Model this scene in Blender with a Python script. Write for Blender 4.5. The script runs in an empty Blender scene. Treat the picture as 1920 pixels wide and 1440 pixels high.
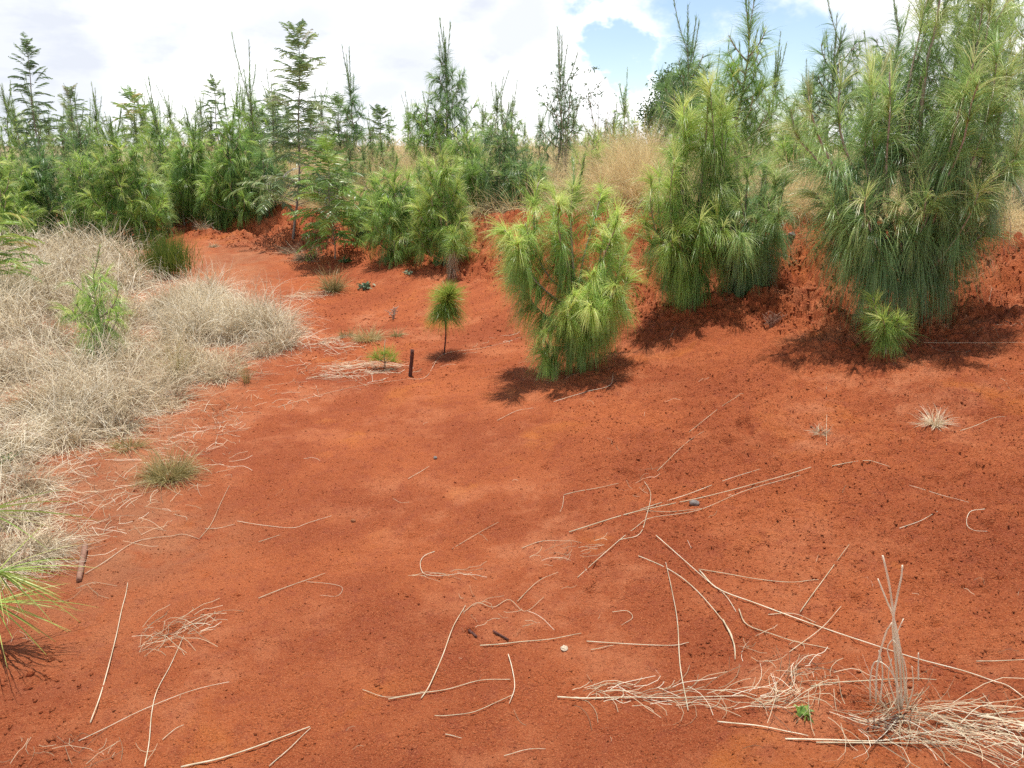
import bpy, math
import numpy as np
C = bpy.context.scene
COL = C.collection
# ------------------------------------------------------------------ camera, world, sun, exposure
CH = 1.65
F = 1493.0                       # focal length in pixels of the 1920 wide photograph
PITCH = math.radians(17.13)
cam = bpy.data.cameras.new('camera'); cam_o = bpy.data.objects.new('camera', cam); COL.objects.link(cam_o)
cam.sensor_width = 36.0; cam.lens = 36.0 * F / 1920.0
cam.clip_start = 0.05; cam.clip_end = 6000
cam_o.location = (0, 0, CH); cam_o.rotation_euler = (math.pi / 2 - PITCH, 0, 0)
C.camera = cam_o
sP, cP = math.sin(PITCH), math.cos(PITCH)

def ray(px, py):
    u = (px - 960.0) / F; v = (720.0 - py) / F
    return np.array([u, cP + v * sP, -sP + v * cP])

def proj(x, y, z):
    d = y * cP - (z - CH) * sP
    w = y * sP + (z - CH) * cP
    d = np.maximum(d, 1e-3)
    return 960 + F * x / d, 720 - F * w / d

SUN_EL = math.radians(79); SUN_AZ = math.radians(4)      # azimuth from +Y towards +X
C.view_settings.view_transform = 'Standard'; C.view_settings.look = 'None'
C.view_settings.exposure = 0.38; C.view_settings.gamma = 1.0; C.view_settings.use_curve_mapping = False
C.render.engine = 'CYCLES'
C.cycles.max_bounces = 6; C.cycles.transparent_max_bounces = 4; C.cycles.diffuse_bounces = 3
C.cycles.use_denoising = False
C.cycles.glossy_bounces = 2; C.cycles.transmission_bounces = 3

sd = bpy.data.lights.new('sun', 'SUN'); sd.energy = 4.6; sd.angle = math.radians(0.5); sd.color = (1.0, 0.96, 0.89)
so = bpy.data.objects.new('sun', sd); COL.objects.link(so)
so.rotation_euler = (math.pi / 2 - SUN_EL, 0, math.pi - SUN_AZ)
so.location = (0, 0, 30)

w = bpy.data.worlds.new('World'); C.world = w; w.use_nodes = True
wt = w.node_tree; wt.nodes.clear()
def N(t, kind, **k):
    n = t.nodes.new(kind)
    for a, b in k.items(): setattr(n, a, b)
    return n
def setin(n, vals):
    for a, b in vals.items(): n.inputs[a].default_value = b
    return n
wo = N(wt, 'ShaderNodeOutputWorld')
sky = N(wt, 'ShaderNodeTexSky', sky_type='NISHITA', sun_disc=False)
sky.sun_elevation = SUN_EL; sky.sun_rotation = SUN_AZ; sky.altitude = 1500; sky.air_density = 1.0; sky.dust_density = 0.6; sky.ozone_density = 1.5
bg1 = N(wt, 'ShaderNodeBackground'); bg1.inputs['Strength'].default_value = 0.12
wt.links.new(sky.outputs[0], bg1.inputs[0])
tc = N(wt, 'ShaderNodeTexCoord')
def wnoise(scale, detail, rough=0.55, loc=(0, 0, 0), zs=2.2):
    m = N(wt, 'ShaderNodeMapping'); m.inputs['Scale'].default_value = (1, 1, zs); m.inputs['Location'].default_value = loc
    wt.links.new(tc.outputs['Generated'], m.inputs[0])
    n = setin(N(wt, 'ShaderNodeTexNoise'), {'Scale': scale, 'Detail': detail, 'Roughness': rough})
    wt.links.new(m.outputs[0], n.inputs['Vector'])
    return n
warp = wnoise(5.0, 6, 0.62, zs=1.5)
wsub = N(wt, 'ShaderNodeVectorMath', operation='SUBTRACT'); wsub.inputs[1].default_value = (.5, .5, .5)
wt.links.new(warp.outputs['Color'], wsub.inputs[0])
wsc = N(wt, 'ShaderNodeVectorMath', operation='SCALE'); wsc.inputs['Scale'].default_value = 0.16
wt.links.new(wsub.outputs[0], wsc.inputs[0])
wadd = N(wt, 'ShaderNodeVectorMath', operation='ADD')
wt.links.new(tc.outputs['Generated'], wadd.inputs[0]); wt.links.new(wsc.outputs[0], wadd.inputs[1])
def wmath(op, a, b=None, clamp=False):
    n = N(wt, 'ShaderNodeMath', operation=op, use_clamp=clamp)
    for i, s in enumerate((a, b)):
        if s is None: continue
        if isinstance(s, (int, float)): n.inputs[i].default_value = s
        else: wt.links.new(s, n.inputs[i])
    return n.outputs[0]
def blob(px, py, rad_in, rad_out, sx=1.0):
    """1 inside rad_in pixels of a sky direction, 0 beyond rad_out"""
    d = ray(px, py); d = d / np.linalg.norm(d)
    s = N(wt, 'ShaderNodeVectorMath', operation='SUBTRACT'); s.inputs[1].default_value = tuple(d)
    wt.links.new(wadd.outputs[0], s.inputs[0])
    m = N(wt, 'ShaderNodeVectorMath', operation='MULTIPLY'); m.inputs[1].default_value = (sx, 1, 1)
    wt.links.new(s.outputs[0], m.inputs[0])
    l = N(wt, 'ShaderNodeVectorMath', operation='LENGTH'); wt.links.new(m.outputs[0], l.inputs[0])
    mr = N(wt, 'ShaderNodeMapRange', interpolation_type='SMOOTHSTEP')
    setin(mr, {'From Min': rad_in / F, 'From Max': rad_out / F, 'To Min': 1.0, 'To Max': 0.0})
    wt.links.new(l.outputs['Value'], mr.inputs['Value'])
    return mr.outputs[0]
hole = None
for b in [(1175, 100, 42, 60, .8), (1310, 12, 40, 85, .5), (1270, 100, 20, 60, .8), (1430, 130, 70, 120, .7), (1330, 200, 20, 60, .9), (1570, 170, 10, 60, 1), (1110, 5, 3, 30, .6)]:
    o = blob(*b); hole = o if hole is None else wmath('MAXIMUM', hole, o)
sep = N(wt, 'ShaderNodeSeparateXYZ'); wt.links.new(tc.outputs['Generated'], sep.inputs[0])
hi = N(wt, 'ShaderNodeMapRange', interpolation_type='SMOOTHSTEP')       # clouds break up overhead
setin(hi, {'From Min': 0.25, 'From Max': 0.6, 'To Min': 0.0, 'To Max': 0.36})
wt.links.new(sep.outputs['Z'], hi.inputs['Value'])
cn = wnoise(2.4, 8, 0.6)
cl = N(wt, 'ShaderNodeMapRange', interpolation_type='SMOOTHSTEP'); setin(cl, {'From Min': 0.22, 'From Max': 0.36})
wt.links.new(wmath('SUBTRACT', cn.outputs['Fac'], hi.outputs[0]), cl.inputs['Value'])
mask = wmath('MULTIPLY', cl.outputs[0], wmath('SUBTRACT', 1.0, wmath('MULTIPLY', hole, 0.92)))
grey = None
for b in [(770, 120, 20, 150, .6), (560, 50, 10, 110, .5), (985, 70, 40, 120, .9), (40, 110, 60, 190, .9), (330, 70, 5, 90, .5), (880, 10, 5, 80, .6), (1650, 90, 10, 120, .7), (700, 190, 10, 90, .6), (20, 10, 20, 120, .7)]:
    o = blob(*b); grey = o if grey is None else wmath('MAXIMUM', grey, o)
gn = wnoise(7.0, 6, 0.6, (3, 1, 2), 3.0)
gm = N(wt, 'ShaderNodeMapRange'); setin(gm, {'From Min': 0.5, 'From Max': 0.72, 'To Min': 0.0, 'To Max': 0.5})
wt.links.new(gn.outputs['Fac'], gm.inputs['Value'])
gsum = wmath('ADD', wmath('MULTIPLY', grey, 0.85), wmath('MULTIPLY', gm.outputs[0], 0.6), True)
cc = N(wt, 'ShaderNodeMix', data_type='RGBA')
cc.inputs['A'].default_value = (0.98, 0.985, 1.0, 1); cc.inputs['B'].default_value = (0.56, 0.59, 0.655, 1)
wt.links.new(gsum, cc.inputs['Factor'])
bg2 = N(wt, 'ShaderNodeBackground'); wt.links.new(cc.outputs['Result'], bg2.inputs[0]); bg2.inputs['Strength'].default_value = 1.16
ms = N(wt, 'ShaderNodeMixShader'); wt.links.new(mask, ms.inputs[0]); wt.links.new(bg1.outputs[0], ms.inputs[1]); wt.links.new(bg2.outputs[0], ms.inputs[2])
wt.links.new(ms.outputs[0], wo.inputs[0])

# ------------------------------------------------------------------ helpers
def hsh(ix, iy, s):
    h = (ix.astype(np.int64) * 374761393 + iy.astype(np.int64) * 668265263 + s * 1274126177) & 0xFFFFFFFF
    h = ((h ^ (h >> 13)) * 1274126177) & 0xFFFFFFFF
    h = ((h ^ (h >> 16)) * 2246822519) & 0xFFFFFFFF
    return ((h ^ (h >> 15)) & 0xFFFFFF) / float(0xFFFFFF)
def noise2(x, y, s=0):
    """gradient noise, about -0.7..0.7"""
    x0 = np.floor(x); y0 = np.floor(y); fx = x - x0; fy = y - y0
    ux = fx * fx * fx * (fx * (fx * 6 - 15) + 10); uy = fy * fy * fy * (fy * (fy * 6 - 15) + 10)
    r = []
    for dy in (0, 1):
        for dx in (0, 1):
            a = hsh(x0 + dx, y0 + dy, s) * 2 * np.pi
            r.append(np.cos(a) * (fx - dx) + np.sin(a) * (fy - dy))
    return (r[0] * (1 - ux) + r[1] * ux) * (1 - uy) + (r[2] * (1 - ux) + r[3] * ux) * uy
def fbm(x, y, s, o=4, g=.5):
    t = 0; a = 1
    for i in range(o):
        t = t + a * noise2(x * 2 ** i + 17 * i, y * 2 ** i - 9 * i, s + i); a *= g
    return t
def worley(x, y, s):
    x0 = np.floor(x); y0 = np.floor(y); f1 = np.full(x.shape, 9.0); f2 = np.full(x.shape, 9.0)
    for dy in (-1, 0, 1):
        for dx in (-1, 0, 1):
            cx = x0 + dx; cy = y0 + dy
            d = np.hypot(cx + hsh(cx, cy, s) - x, cy + hsh(cx, cy, s + 7) - y)
            f2 = np.minimum(f2, np.maximum(f1, d)); f1 = np.minimum(f1, d)
    return f1, f2
def ss(a, b, x):
    t = np.clip((x - a) / (b - a), 0, 1); return t * t * (3 - 2 * t)

# ------------------------------------------------------------------ terrain
def zr(py, Y):
    d = ray(960, py); return CH + Y * d[2] / d[1]
def near(x, y):
    xr = np.log1p(np.exp(np.clip(x, -20, 20) * 1.6)) / 1.6
    return 0.125 * xr - 0.05 + 0.05 * np.clip(-x - 1.5, 0, 6)
# px, (Y,z) mid, foot, lip, terrace
COLS = [
    (-500, (7, .20), (12, .35), (14, .60), (17, .9)),
    (0, (6.5, .06), (11.5, .22), (13.5, .50), (16.5, .95)),
    (250, (7.2, .01), (12, .24), (13.5, .48), (16.5, .95)),
    (340, (7.4, 0), (12.3, zr(428, 12.3)), (13.2, zr(385, 13.2)), (16, 1.05)),
    (560, (8.3, .02), (11.0, zr(452, 11.0)), (12.0, zr(398, 12.0)), (15, 1.05)),
    (760, (7.5, .02), (9.5, zr(485, 9.5)), (10.5, zr(432, 10.5)), (13.2, 1.05)),
    (840, (7.2, .04), (9.0, zr(500, 9.0)), (9.9, zr(445, 9.9)), (12.5, 1.05)),
    (920, (6.8, .06), (8.5, zr(500, 8.5)), (9.4, zr(405, 9.4)), (12, 1.1)),
    (1080, (5.9, .14), (7.4, zr(520, 7.4)), (8.4, zr(408, 8.4)), (11, 1.15)),
    (1200, (5.6, .19), (6.7, zr(545, 6.7)), (7.7, zr(400, 7.7)), (10.5, 1.2)),
    (1310, (5.3, .22), (6.3, zr(562, 6.3)), (7.4, zr(440, 7.4)), (10.2, 1.2)),
    (1400, (5.1, .28), (6.1, zr(555, 6.1)), (7.2, zr(432, 7.2)), (10, 1.2)),
    (1500, (5.0, .32), (5.7, zr(565, 5.7)), (6.95, zr(405, 6.95)), (10, 1.2)),
    (1600, (4.8, .33), (5.55, zr(585, 5.55)), (6.8, zr(425, 6.8)), (10, 1.2)),
    (1720, (4.7, .33), (5.5, zr(590, 5.5)), (6.7, zr(448, 6.7)), (10, 1.2)),
    (1920, (4.7, .42), (5.6, zr(545, 5.6)), (6.6, zr(458, 6.6)), (10, 1.2)),
    (2600, (4.7, .85), (5.7, 1.05), (6.6, 1.25), (10, 1.4)),
]
CU = np.array([(c[0] - 960) / F / 1.03 for c in COLS])
def lip_y(x, y):
    u = x / np.maximum(y, 1.2)
    return np.interp(u, CU, [c[3][0] for c in COLS])
def scarp(x, y):
    u = x / np.maximum(y, 1.2)
    f = np.interp(u, CU, [c[2][0] for c in COLS]); l = np.interp(u, CU, [c[3][0] for c in COLS])
    return ss(f - .9, f, y) * (1 - ss(l, l + .25, y)) * ss(-.48, -.40, u)
def hgt_base(x, y):
    x = np.asarray(x, float); y = np.asarray(y, float)
    wx = x + .22 * noise2(x * .9, y * .9, 3) * ss(3, 6, y); wy = y + .22 * noise2(x * 1.1 + 5, y * 1.1, 4) * ss(3, 6, y)
    u = wx / np.maximum(wy, 1.2)
    ks = [(np.full(x.shape, 3.4), near(u * 3.4, 3.4))]
    for k in (1, 2, 3, 4):
        ks.append((np.interp(u, CU, [c[k][0] for c in COLS]), np.interp(u, CU, [c[k][1] for c in COLS])))
    ks += [(np.full(x.shape, 22.), np.full(x.shape, 1.35)), (np.full(x.shape, 40.), np.full(x.shape, 1.3)),
           (np.full(x.shape, 120.), np.full(x.shape, -.5)), (np.full(x.shape, 5000.), np.full(x.shape, -60.))]
    z = ks[0][1].copy()
    for i in range(len(ks) - 1):
        (ya, za), (yb, zb) = ks[i], ks[i + 1]
        t = np.clip((wy - ya) / (yb - ya), 0, 1)
        if i == 2: t = ss(.1, 1, t) * .65 + t * .35
        z = z + (zb - za) * t
    zn = near(x, y)
    k = ss(2.4, 4.3, y)
    z = zn * (1 - k) + z * k
    return z
PITS = []
def hgt(x, y, fine=True):
    x = np.atleast_1d(np.asarray(x, float)); y = np.atleast_1d(np.asarray(y, float))
    z = hgt_base(x, y)
    r = np.hypot(x, y); nearw = 1 - ss(16, 40, r)
    z = z + .035 * fbm(x * .8, y * .8, 11, 3) + .02 * fbm(x * 2.3, y * 2.3, 15, 3) * nearw
    s = scarp(x, y); right = ss(-.3, 1.2, x) * ss(2.2, 4.5, y + .6 * x)
    z = z + s * .17 * fbm(x * 2.1, y * 2.1, 21, 4, .55)
    if fine:
        m = nearw
        z = z + m * .006 * fbm(x * 11, y * 11, 31, 3)
        rough = np.clip(.25 + .55 * right + 1.5 * s, 0, 2)
        f1, f2 = worley(x * 9 + .7 * noise2(x * 7, y * 7, 5), y * 9 + .7 * noise2(x * 7, y * 7, 6), 41)
        cl_ = ss(0, .35, f2 - f1)
        z = z + m * (s * .040 + right * .006) * (cl_ - .7) * (.6 + .8 * hsh(np.floor(x * 3), np.floor(y * 3), 5))
        f1, f2 = worley(x * 34 + .8 * noise2(x * 20, y * 20, 7), y * 34, 43)
        z = z + m * (.0025 + s * .011 + right * .0035) * (ss(0, .4, f2 - f1) - .7) * 1.0
        z = z + m * .0022 * rough * fbm(x * 60, y * 60, 51, 2)
        pit = ss(.30, .52, noise2(x * 7.5, y * 7.5, 61)) * ss(-.05, .3, noise2(x * .9, y * .9, 62)) + .5 * ss(.32, .5, noise2(x * 17, y * 21, 63)) * ss(.08, .35, noise2(x * 1.7, y * 1.7, 64))
        z = z - m * .030 * pit * (.3 + right)
        ca, sa = .86, .5; xr_ = x * ca + y * sa; yr_ = -x * sa + y * ca          # shallow wash lines running up the slope
        z = z + m * .012 * noise2(xr_ * 1.6, yr_ * 7, 71) + m * .003 * noise2(xr_ * 5, yr_ * 19, 72)
        crust = ss(.02, .14, fbm(x * 5, y * 7, 81, 4, .6)) + .6 * ss(.0, .1, fbm(x * 14, y * 19, 85, 3, .6))
        z = z + m * .010 * crust * (.3 + right)
        for (qx, qy, qr, qd) in PITS:
            d2 = ((x - qx) ** 2 + ((y - qy) * 1.2) ** 2) / qr ** 2 * (1 + .8 * noise2(x * 30, y * 30, 91))
            z = z - qd * np.exp(-d2 * 1.5) + qd * .35 * np.exp(-(np.sqrt(d2) - 1.5) ** 2 * 3)
    return z
def hit(px, py):
    """where the ray through a pixel of the photograph meets the ground"""
    d = ray(px, py); d = d / d[1]
    t = np.arange(1.2, 30, .02)
    g = hgt(d[0] * t, t, False)
    k = np.nonzero(CH + d[2] * t <= g)[0]
    t0 = t[k[0]] if len(k) else 12.0
    tt = np.linspace(t0 - .03, t0 + .01, 40)
    g = hgt(d[0] * tt, tt); k = np.nonzero(CH + d[2] * tt <= g)[0]
    t1 = tt[k[0]] if len(k) else t0
    return np.array([d[0] * t1, t1, float(hgt(d[0] * t1, t1)[0])])
def at(px, Y):
    x = (px - 960) / F * Y
    for _ in range(5):
        z = float(hgt(x, Y)[0]); x = (px - 960) / F * (Y * cP - (z - CH) * sP)
    return np.array([x, Y, float(hgt(x, Y)[0])])
def unp(px, py, Y):
    d = ray(px, py); return np.array([d[0] / d[1] * Y, Y, CH + d[2] / d[1] * Y])

PITS = [(*hit(a, b)[:2], r, d) for a, b, r, d in [(1384, 1032, .022, .022), (1118, 1062, .03, .022), (1145, 1062, .02, .018), (1108, 1106, .025, .02), (1606, 1122, .02, .022), (1852, 985, .03, .03), (1755, 1170, .02, .015),
    (405, 768, .09, .04), (318, 1186, .035, .02), (880, 1184, .02, .02), (125, 1388, .03, .02), (1620, 1340, .07, .03), (445, 1118, .015, .015), (1915, 905, .05, .03), (1490, 395 + 300, .03, .02), (870, 692, .05, .03), (720, 722, .05, .03)]]

# ------------------------------------------------------------------ mesh and object helpers
def mesh_obj(name, V, Fq, mat, parent=None, tone=None, smooth=False, tri=None):
    me = bpy.data.meshes.new(name)
    V = np.ascontiguousarray(V, dtype=np.float32)
    nq = 0 if Fq is None else len(Fq); nt = 0 if tri is None else len(tri)
    me.vertices.add(len(V)); me.vertices.foreach_set('co', V.ravel())
    loops = np.concatenate([np.asarray(Fq, np.int32).ravel() if nq else np.zeros(0, np.int32), np.asarray(tri, np.int32).ravel() if nt else np.zeros(0, np.int32)])
    me.loops.add(len(loops)); me.loops.foreach_set('vertex_index', loops)
    me.polygons.add(nq + nt)
    ls = np.concatenate([np.arange(nq) * 4, nq * 4 + np.arange(nt) * 3]).astype(np.int32)
    me.polygons.foreach_set('loop_start', ls)
    me.update(calc_edges=True)
    if smooth: me.polygons.foreach_set('use_smooth', np.ones(nq + nt, bool))
    if tone is not None:
        a = me.attributes.new('tone', 'FLOAT', 'POINT'); a.data.foreach_set('value', np.ascontiguousarray(tone, dtype=np.float32))
    me.materials.append(mat)
    o = bpy.data.objects.new(name, me); COL.objects.link(o)
    if parent is not None: o.parent = parent
    return o
def tag(o, label=None, cat=None, group=None, kind=None):
    if label: o['label'] = label
    if cat: o['category'] = cat
    if group: o['group'] = group
    if kind: o['kind'] = kind
    return o
def empty(name, loc, label, cat, group=None, rz=0):
    o = bpy.data.objects.new(name, None); COL.objects.link(o); o.empty_display_size = .1
    o.location = tuple(loc); o.rotation_euler = (0, 0, rz)
    return tag(o, label, cat, group)
def copy_tree(o, parent=None):
    c = o.copy(); COL.objects.link(c); c.parent = parent
    for ch in list(o.children): copy_tree(ch, c)
    return c
def nrm(v): return v / np.maximum(np.linalg.norm(v, axis=-1, keepdims=True), 1e-9)

class Geo:
    def __init__(s): s.V = []; s.Q = []; s.T = []; s.n = 0
    def add(s, V, Q, T):
        s.V.append(V); s.Q.append(Q + s.n); s.T.append(T); s.n += len(V)
    def build(s, name, mat, parent=None, smooth=False):
        return mesh_obj(name, np.concatenate(s.V), np.concatenate(s.Q), mat, parent, np.concatenate(s.T), smooth)
    def ribbons(s, P, D, L, W, droop, tone, rng, nseg=3, curl=0.0, floor=None, tip=.15, tgrad=0.0, wig=0.0):
        n = len(P); L = np.broadcast_to(L, (n,)).astype(float); W = np.broadcast_to(W, (n,)); droop = np.broadcast_to(droop, (n,)); tone = np.broadcast_to(tone, (n,))
        D = nrm(D); side = nrm(np.cross(D, rng.normal(size=(n, 3))))
        cv = rng.normal(size=(n, 3)) * curl
        p = P.copy(); d = D.copy(); V = np.zeros((n, nseg + 1, 2, 3)); T = np.zeros((n, nseg + 1, 2))
        g = np.array([0, 0, -1.0])
        for k in range(nseg + 1):
            wk = (W * (1 - (1 - tip) * (k / nseg) ** 2) * .5)[:, None]
            V[:, k, 0] = p - side * wk; V[:, k, 1] = p + side * wk
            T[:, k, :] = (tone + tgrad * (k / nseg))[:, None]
            if wig: cv = cv + rng.normal(size=(n, 3)) * wig
            d = nrm(d + (g * droop[:, None] + cv) / nseg)
            p = p + d * (L / nseg)[:, None]
            if floor is not None: p[:, 2] = np.maximum(p[:, 2], floor)
        base = (np.arange(n) * (nseg + 1) * 2)[:, None]
        k = np.arange(nseg)[None] * 2
        q = np.stack([base + k, base + k + 1, base + k + 3, base + k + 2], -1).reshape(-1, 4)
        s.add(V.reshape(-1, 3), q, T.ravel())
    def tube(s, pts, r0, r1, tone=0.5, sides=6, rng=None, jit=0.0):
        pts = np.asarray(pts, float); m = len(pts)
        t = nrm(np.gradient(pts, axis=0)); up = np.array([.31, .17, .93]); a = nrm(np.cross(t, up)); b = np.cross(t, a)
        r = np.linspace(r0, r1, m)[:, None, None] if np.isscalar(r0) else np.asarray(r0)[:, None, None]
        th = np.linspace(0, 2 * np.pi, sides, endpoint=False)[None, :, None]
        if rng is not None: r = r * (1 + jit * rng.normal(size=(m, sides, 1)))
        ring = pts[:, None] + r * (np.cos(th) * a[:, None] + np.sin(th) * b[:, None])
        V = ring.reshape(-1, 3); V = np.concatenate([V, pts[:1], pts[-1:]])
        i = np.arange(m - 1)[:, None] * sides; j = np.arange(sides)[None]; j2 = (j + 1) % sides
        q = np.stack([i + j, i + j2, i + sides + j2, i + sides + j], -1).reshape(-1, 4)
        c0 = m * sides; e = (m - 1) * sides
        j = np.arange(0, sides, 2)
        caps = np.concatenate([np.stack([np.full(len(j), c0), (j + 2) % sides, j + 1, j], -1), np.stack([np.full(len(j), c0 + 1), e + j, e + j + 1, e + (j + 2) % sides], -1)])
        tv = np.full(len(V), float(tone)); tv[:m * sides] += np.repeat(.10 * np.sin(np.arange(m) * 2.1 + pts[0, 0] * 40) + .06 * np.sin(np.arange(m) * 5.3), sides)
        s.add(V, np.concatenate([q, caps]), np.clip(tv, 0, 1))
def smooth_line(pts, n):
    """Catmull-Rom through pts"""
    pts = np.asarray(pts, float); P = np.concatenate([[2 * pts[0] - pts[1]], pts, [2 * pts[-1] - pts[-2]]])
    out = []; m = len(pts) - 1
    for t in np.linspace(0, m, n):
        i = min(int(t), m - 1); f = t - i; a, b, c, d = P[i:i + 4]
        out.append(.5 * (2 * b + (c - a) * f + (2 * a - 5 * b + 4 * c - d) * f * f + (3 * b - a - 3 * c + d) * f ** 3))
    return np.array(out)

# ------------------------------------------------------------------ materials
def mat_new(name):
    m = bpy.data.materials.new(name); m.use_nodes = True; t = m.node_tree; t.nodes.clear()
    return m, t, N(t, 'ShaderNodeOutputMaterial')
def ramp(t, stops, interp='LINEAR'):
    r = N(t, 'ShaderNodeValToRGB'); r.color_ramp.interpolation = interp
    e = r.color_ramp.elements
    while len(e) < len(stops): e.new(.5)
    for k, (p, c) in enumerate(stops): e[k].position = p; e[k].color = (*c, 1)
    return r
def leaf_mat(name, stops, transl=.35, rough=.45, spec=.4, var=.25):
    m, t, o = mat_new(name); L = t.links.new
    at_ = N(t, 'ShaderNodeAttribute', attribute_name='tone')
    r = ramp(t, stops); L(at_.outputs['Fac'], r.inputs[0])
    g = N(t, 'ShaderNodeNewGeometry')
    no = setin(N(t, 'ShaderNodeTexNoise'), {'Scale': 3.0, 'Detail': 3.0}); L(g.outputs['Position'], no.inputs['Vector'])
    mr = N(t, 'ShaderNodeMapRange'); setin(mr, {'From Min': .3, 'From Max': .7, 'To Min': 1 - var, 'To Max': 1 + var}); L(no.outputs['Fac'], mr.inputs['Value'])
    mx = N(t, 'ShaderNodeVectorMath', operation='SCALE'); L(r.outputs[0], mx.inputs[0]); L(mr.outputs[0], mx.inputs['Scale'])
    p = N(t, 'ShaderNodeBsdfPrincipled'); setin(p, {'Roughness': rough, 'Specular IOR Level': spec}); L(mx.outputs[0], p.inputs['Base Color'])
    tr = N(t, 'ShaderNodeBsdfTranslucent'); L(mx.outputs[0], tr.inputs['Color'])
    ad = N(t, 'ShaderNodeMixShader'); ad.inputs[0].default_value = transl
    L(p.outputs[0], ad.inputs[1]); L(tr.outputs[0], ad.inputs[2]); L(ad.outputs[0], o.inputs[0])
    return m
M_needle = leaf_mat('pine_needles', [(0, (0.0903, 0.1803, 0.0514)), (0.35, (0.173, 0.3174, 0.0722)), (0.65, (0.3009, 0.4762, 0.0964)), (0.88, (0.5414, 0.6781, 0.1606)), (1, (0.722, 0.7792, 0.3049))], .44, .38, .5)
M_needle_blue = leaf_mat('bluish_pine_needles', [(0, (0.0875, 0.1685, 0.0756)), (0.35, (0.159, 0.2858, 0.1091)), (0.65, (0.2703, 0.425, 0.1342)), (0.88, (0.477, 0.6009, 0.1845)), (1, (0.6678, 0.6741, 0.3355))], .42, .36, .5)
M_needle_far = leaf_mat('hazed_pine_needles', [(0, (.10, .17, .06)), (.35, (.18, .29, .09)), (.65, (.29, .42, .12)), (.88, (.45, .55, .2)), (1, (.52, .56, .3))], .45, .45, .4)  # distance haze put into the colour: paler greens for background pines
M_sap = leaf_mat('sapling_needles', [(0, (.09, .2, .03)), (.5, (.24, .38, .05)), (1, (.46, .52, .11))], .4, .4, .4)
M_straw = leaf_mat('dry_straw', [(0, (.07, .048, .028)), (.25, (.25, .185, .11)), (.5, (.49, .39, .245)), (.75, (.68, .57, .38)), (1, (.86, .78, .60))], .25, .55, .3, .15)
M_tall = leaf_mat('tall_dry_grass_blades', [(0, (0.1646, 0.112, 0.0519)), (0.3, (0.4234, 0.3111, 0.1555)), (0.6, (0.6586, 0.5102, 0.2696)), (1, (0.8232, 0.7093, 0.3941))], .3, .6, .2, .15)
M_olive = leaf_mat('half_dry_grass', [(0, (.10, .08, .035)), (.4, (.28, .24, .09)), (.7, (.45, .38, .16)), (1, (.62, .53, .30))], .3, .5, .3, .15)
M_fern = leaf_mat('feathery_leaves', [(0, (0.0907, 0.1555, 0.0594)), (0.5, (0.1891, 0.2851, 0.104)), (0.8, (0.3326, 0.4147, 0.1485)), (1, (0.635, 0.5962, 0.5346))], .3, .4, .5)
M_fernlight = leaf_mat('young_feathery_leaves', [(0, (0.115, 0.207, 0.046)), (0.5, (0.23, 0.368, 0.069)), (0.85, (0.368, 0.46, 0.1035)), (1, (0.5175, 0.368, 0.138))], .4, .4, .5)
M_broad = leaf_mat('broad_leaves', [(0, (0.054, 0.102, 0.03)), (0.5, (0.084, 0.156, 0.042)), (1, (0.144, 0.228, 0.072))], .3, .4, .5)
M_weed = leaf_mat('grey_green_leaves', [(0, (.12, .2, .10)), (1, (.32, .42, .28))], .2, .6, .3)
M_bush = leaf_mat('olive_shoots', [(0, (.07, .12, .02)), (.5, (.15, .21, .035)), (1, (.33, .34, .08))], .35, .5, .3)
def bark_mat(name, a, b, sc=40):
    m, t, o = mat_new(name); L = t.links.new
    g = N(t, 'ShaderNodeNewGeometry')
    no = setin(N(t, 'ShaderNodeTexNoise'), {'Scale': sc, 'Detail': 5.0, 'Roughness': .7}); L(g.outputs['Position'], no.inputs['Vector'])
    r = ramp(t, [(.3, a), (.7, b)]); L(no.outputs['Fac'], r.inputs[0])
    p = N(t, 'ShaderNodeBsdfPrincipled'); p.inputs['Roughness'].default_value = .85; L(r.outputs[0], p.inputs['Base Color'])
    bu = N(t, 'ShaderNodeBump'); setin(bu, {'Strength': .6, 'Distance': .004}); L(no.outputs['Fac'], bu.inputs['Height']); L(bu.outputs[0], p.inputs['Normal'])
    L(p.outputs[0], o.inputs[0]); return m
M_bark = bark_mat('pine_bark', (.10, .06, .04), (.26, .17, .12))
M_twig = bark_mat('grey_brown_shoot', (.20, .155, .115), (.44, .36, .28), 90)
M_greybark = bark_mat('grey_bark', (.15, .12, .10), (.33, .29, .25))
M_char = bark_mat('reddish_black_wood', (.018, .008, .006), (.13, .035, .02), 45)
M_stick = bark_mat('weathered_stick', (.16, .07, .04), (.32, .17, .11), 70)
M_root = bark_mat('pale_root', (.30, .21, .15), (.5, .4, .3), 60)

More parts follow.
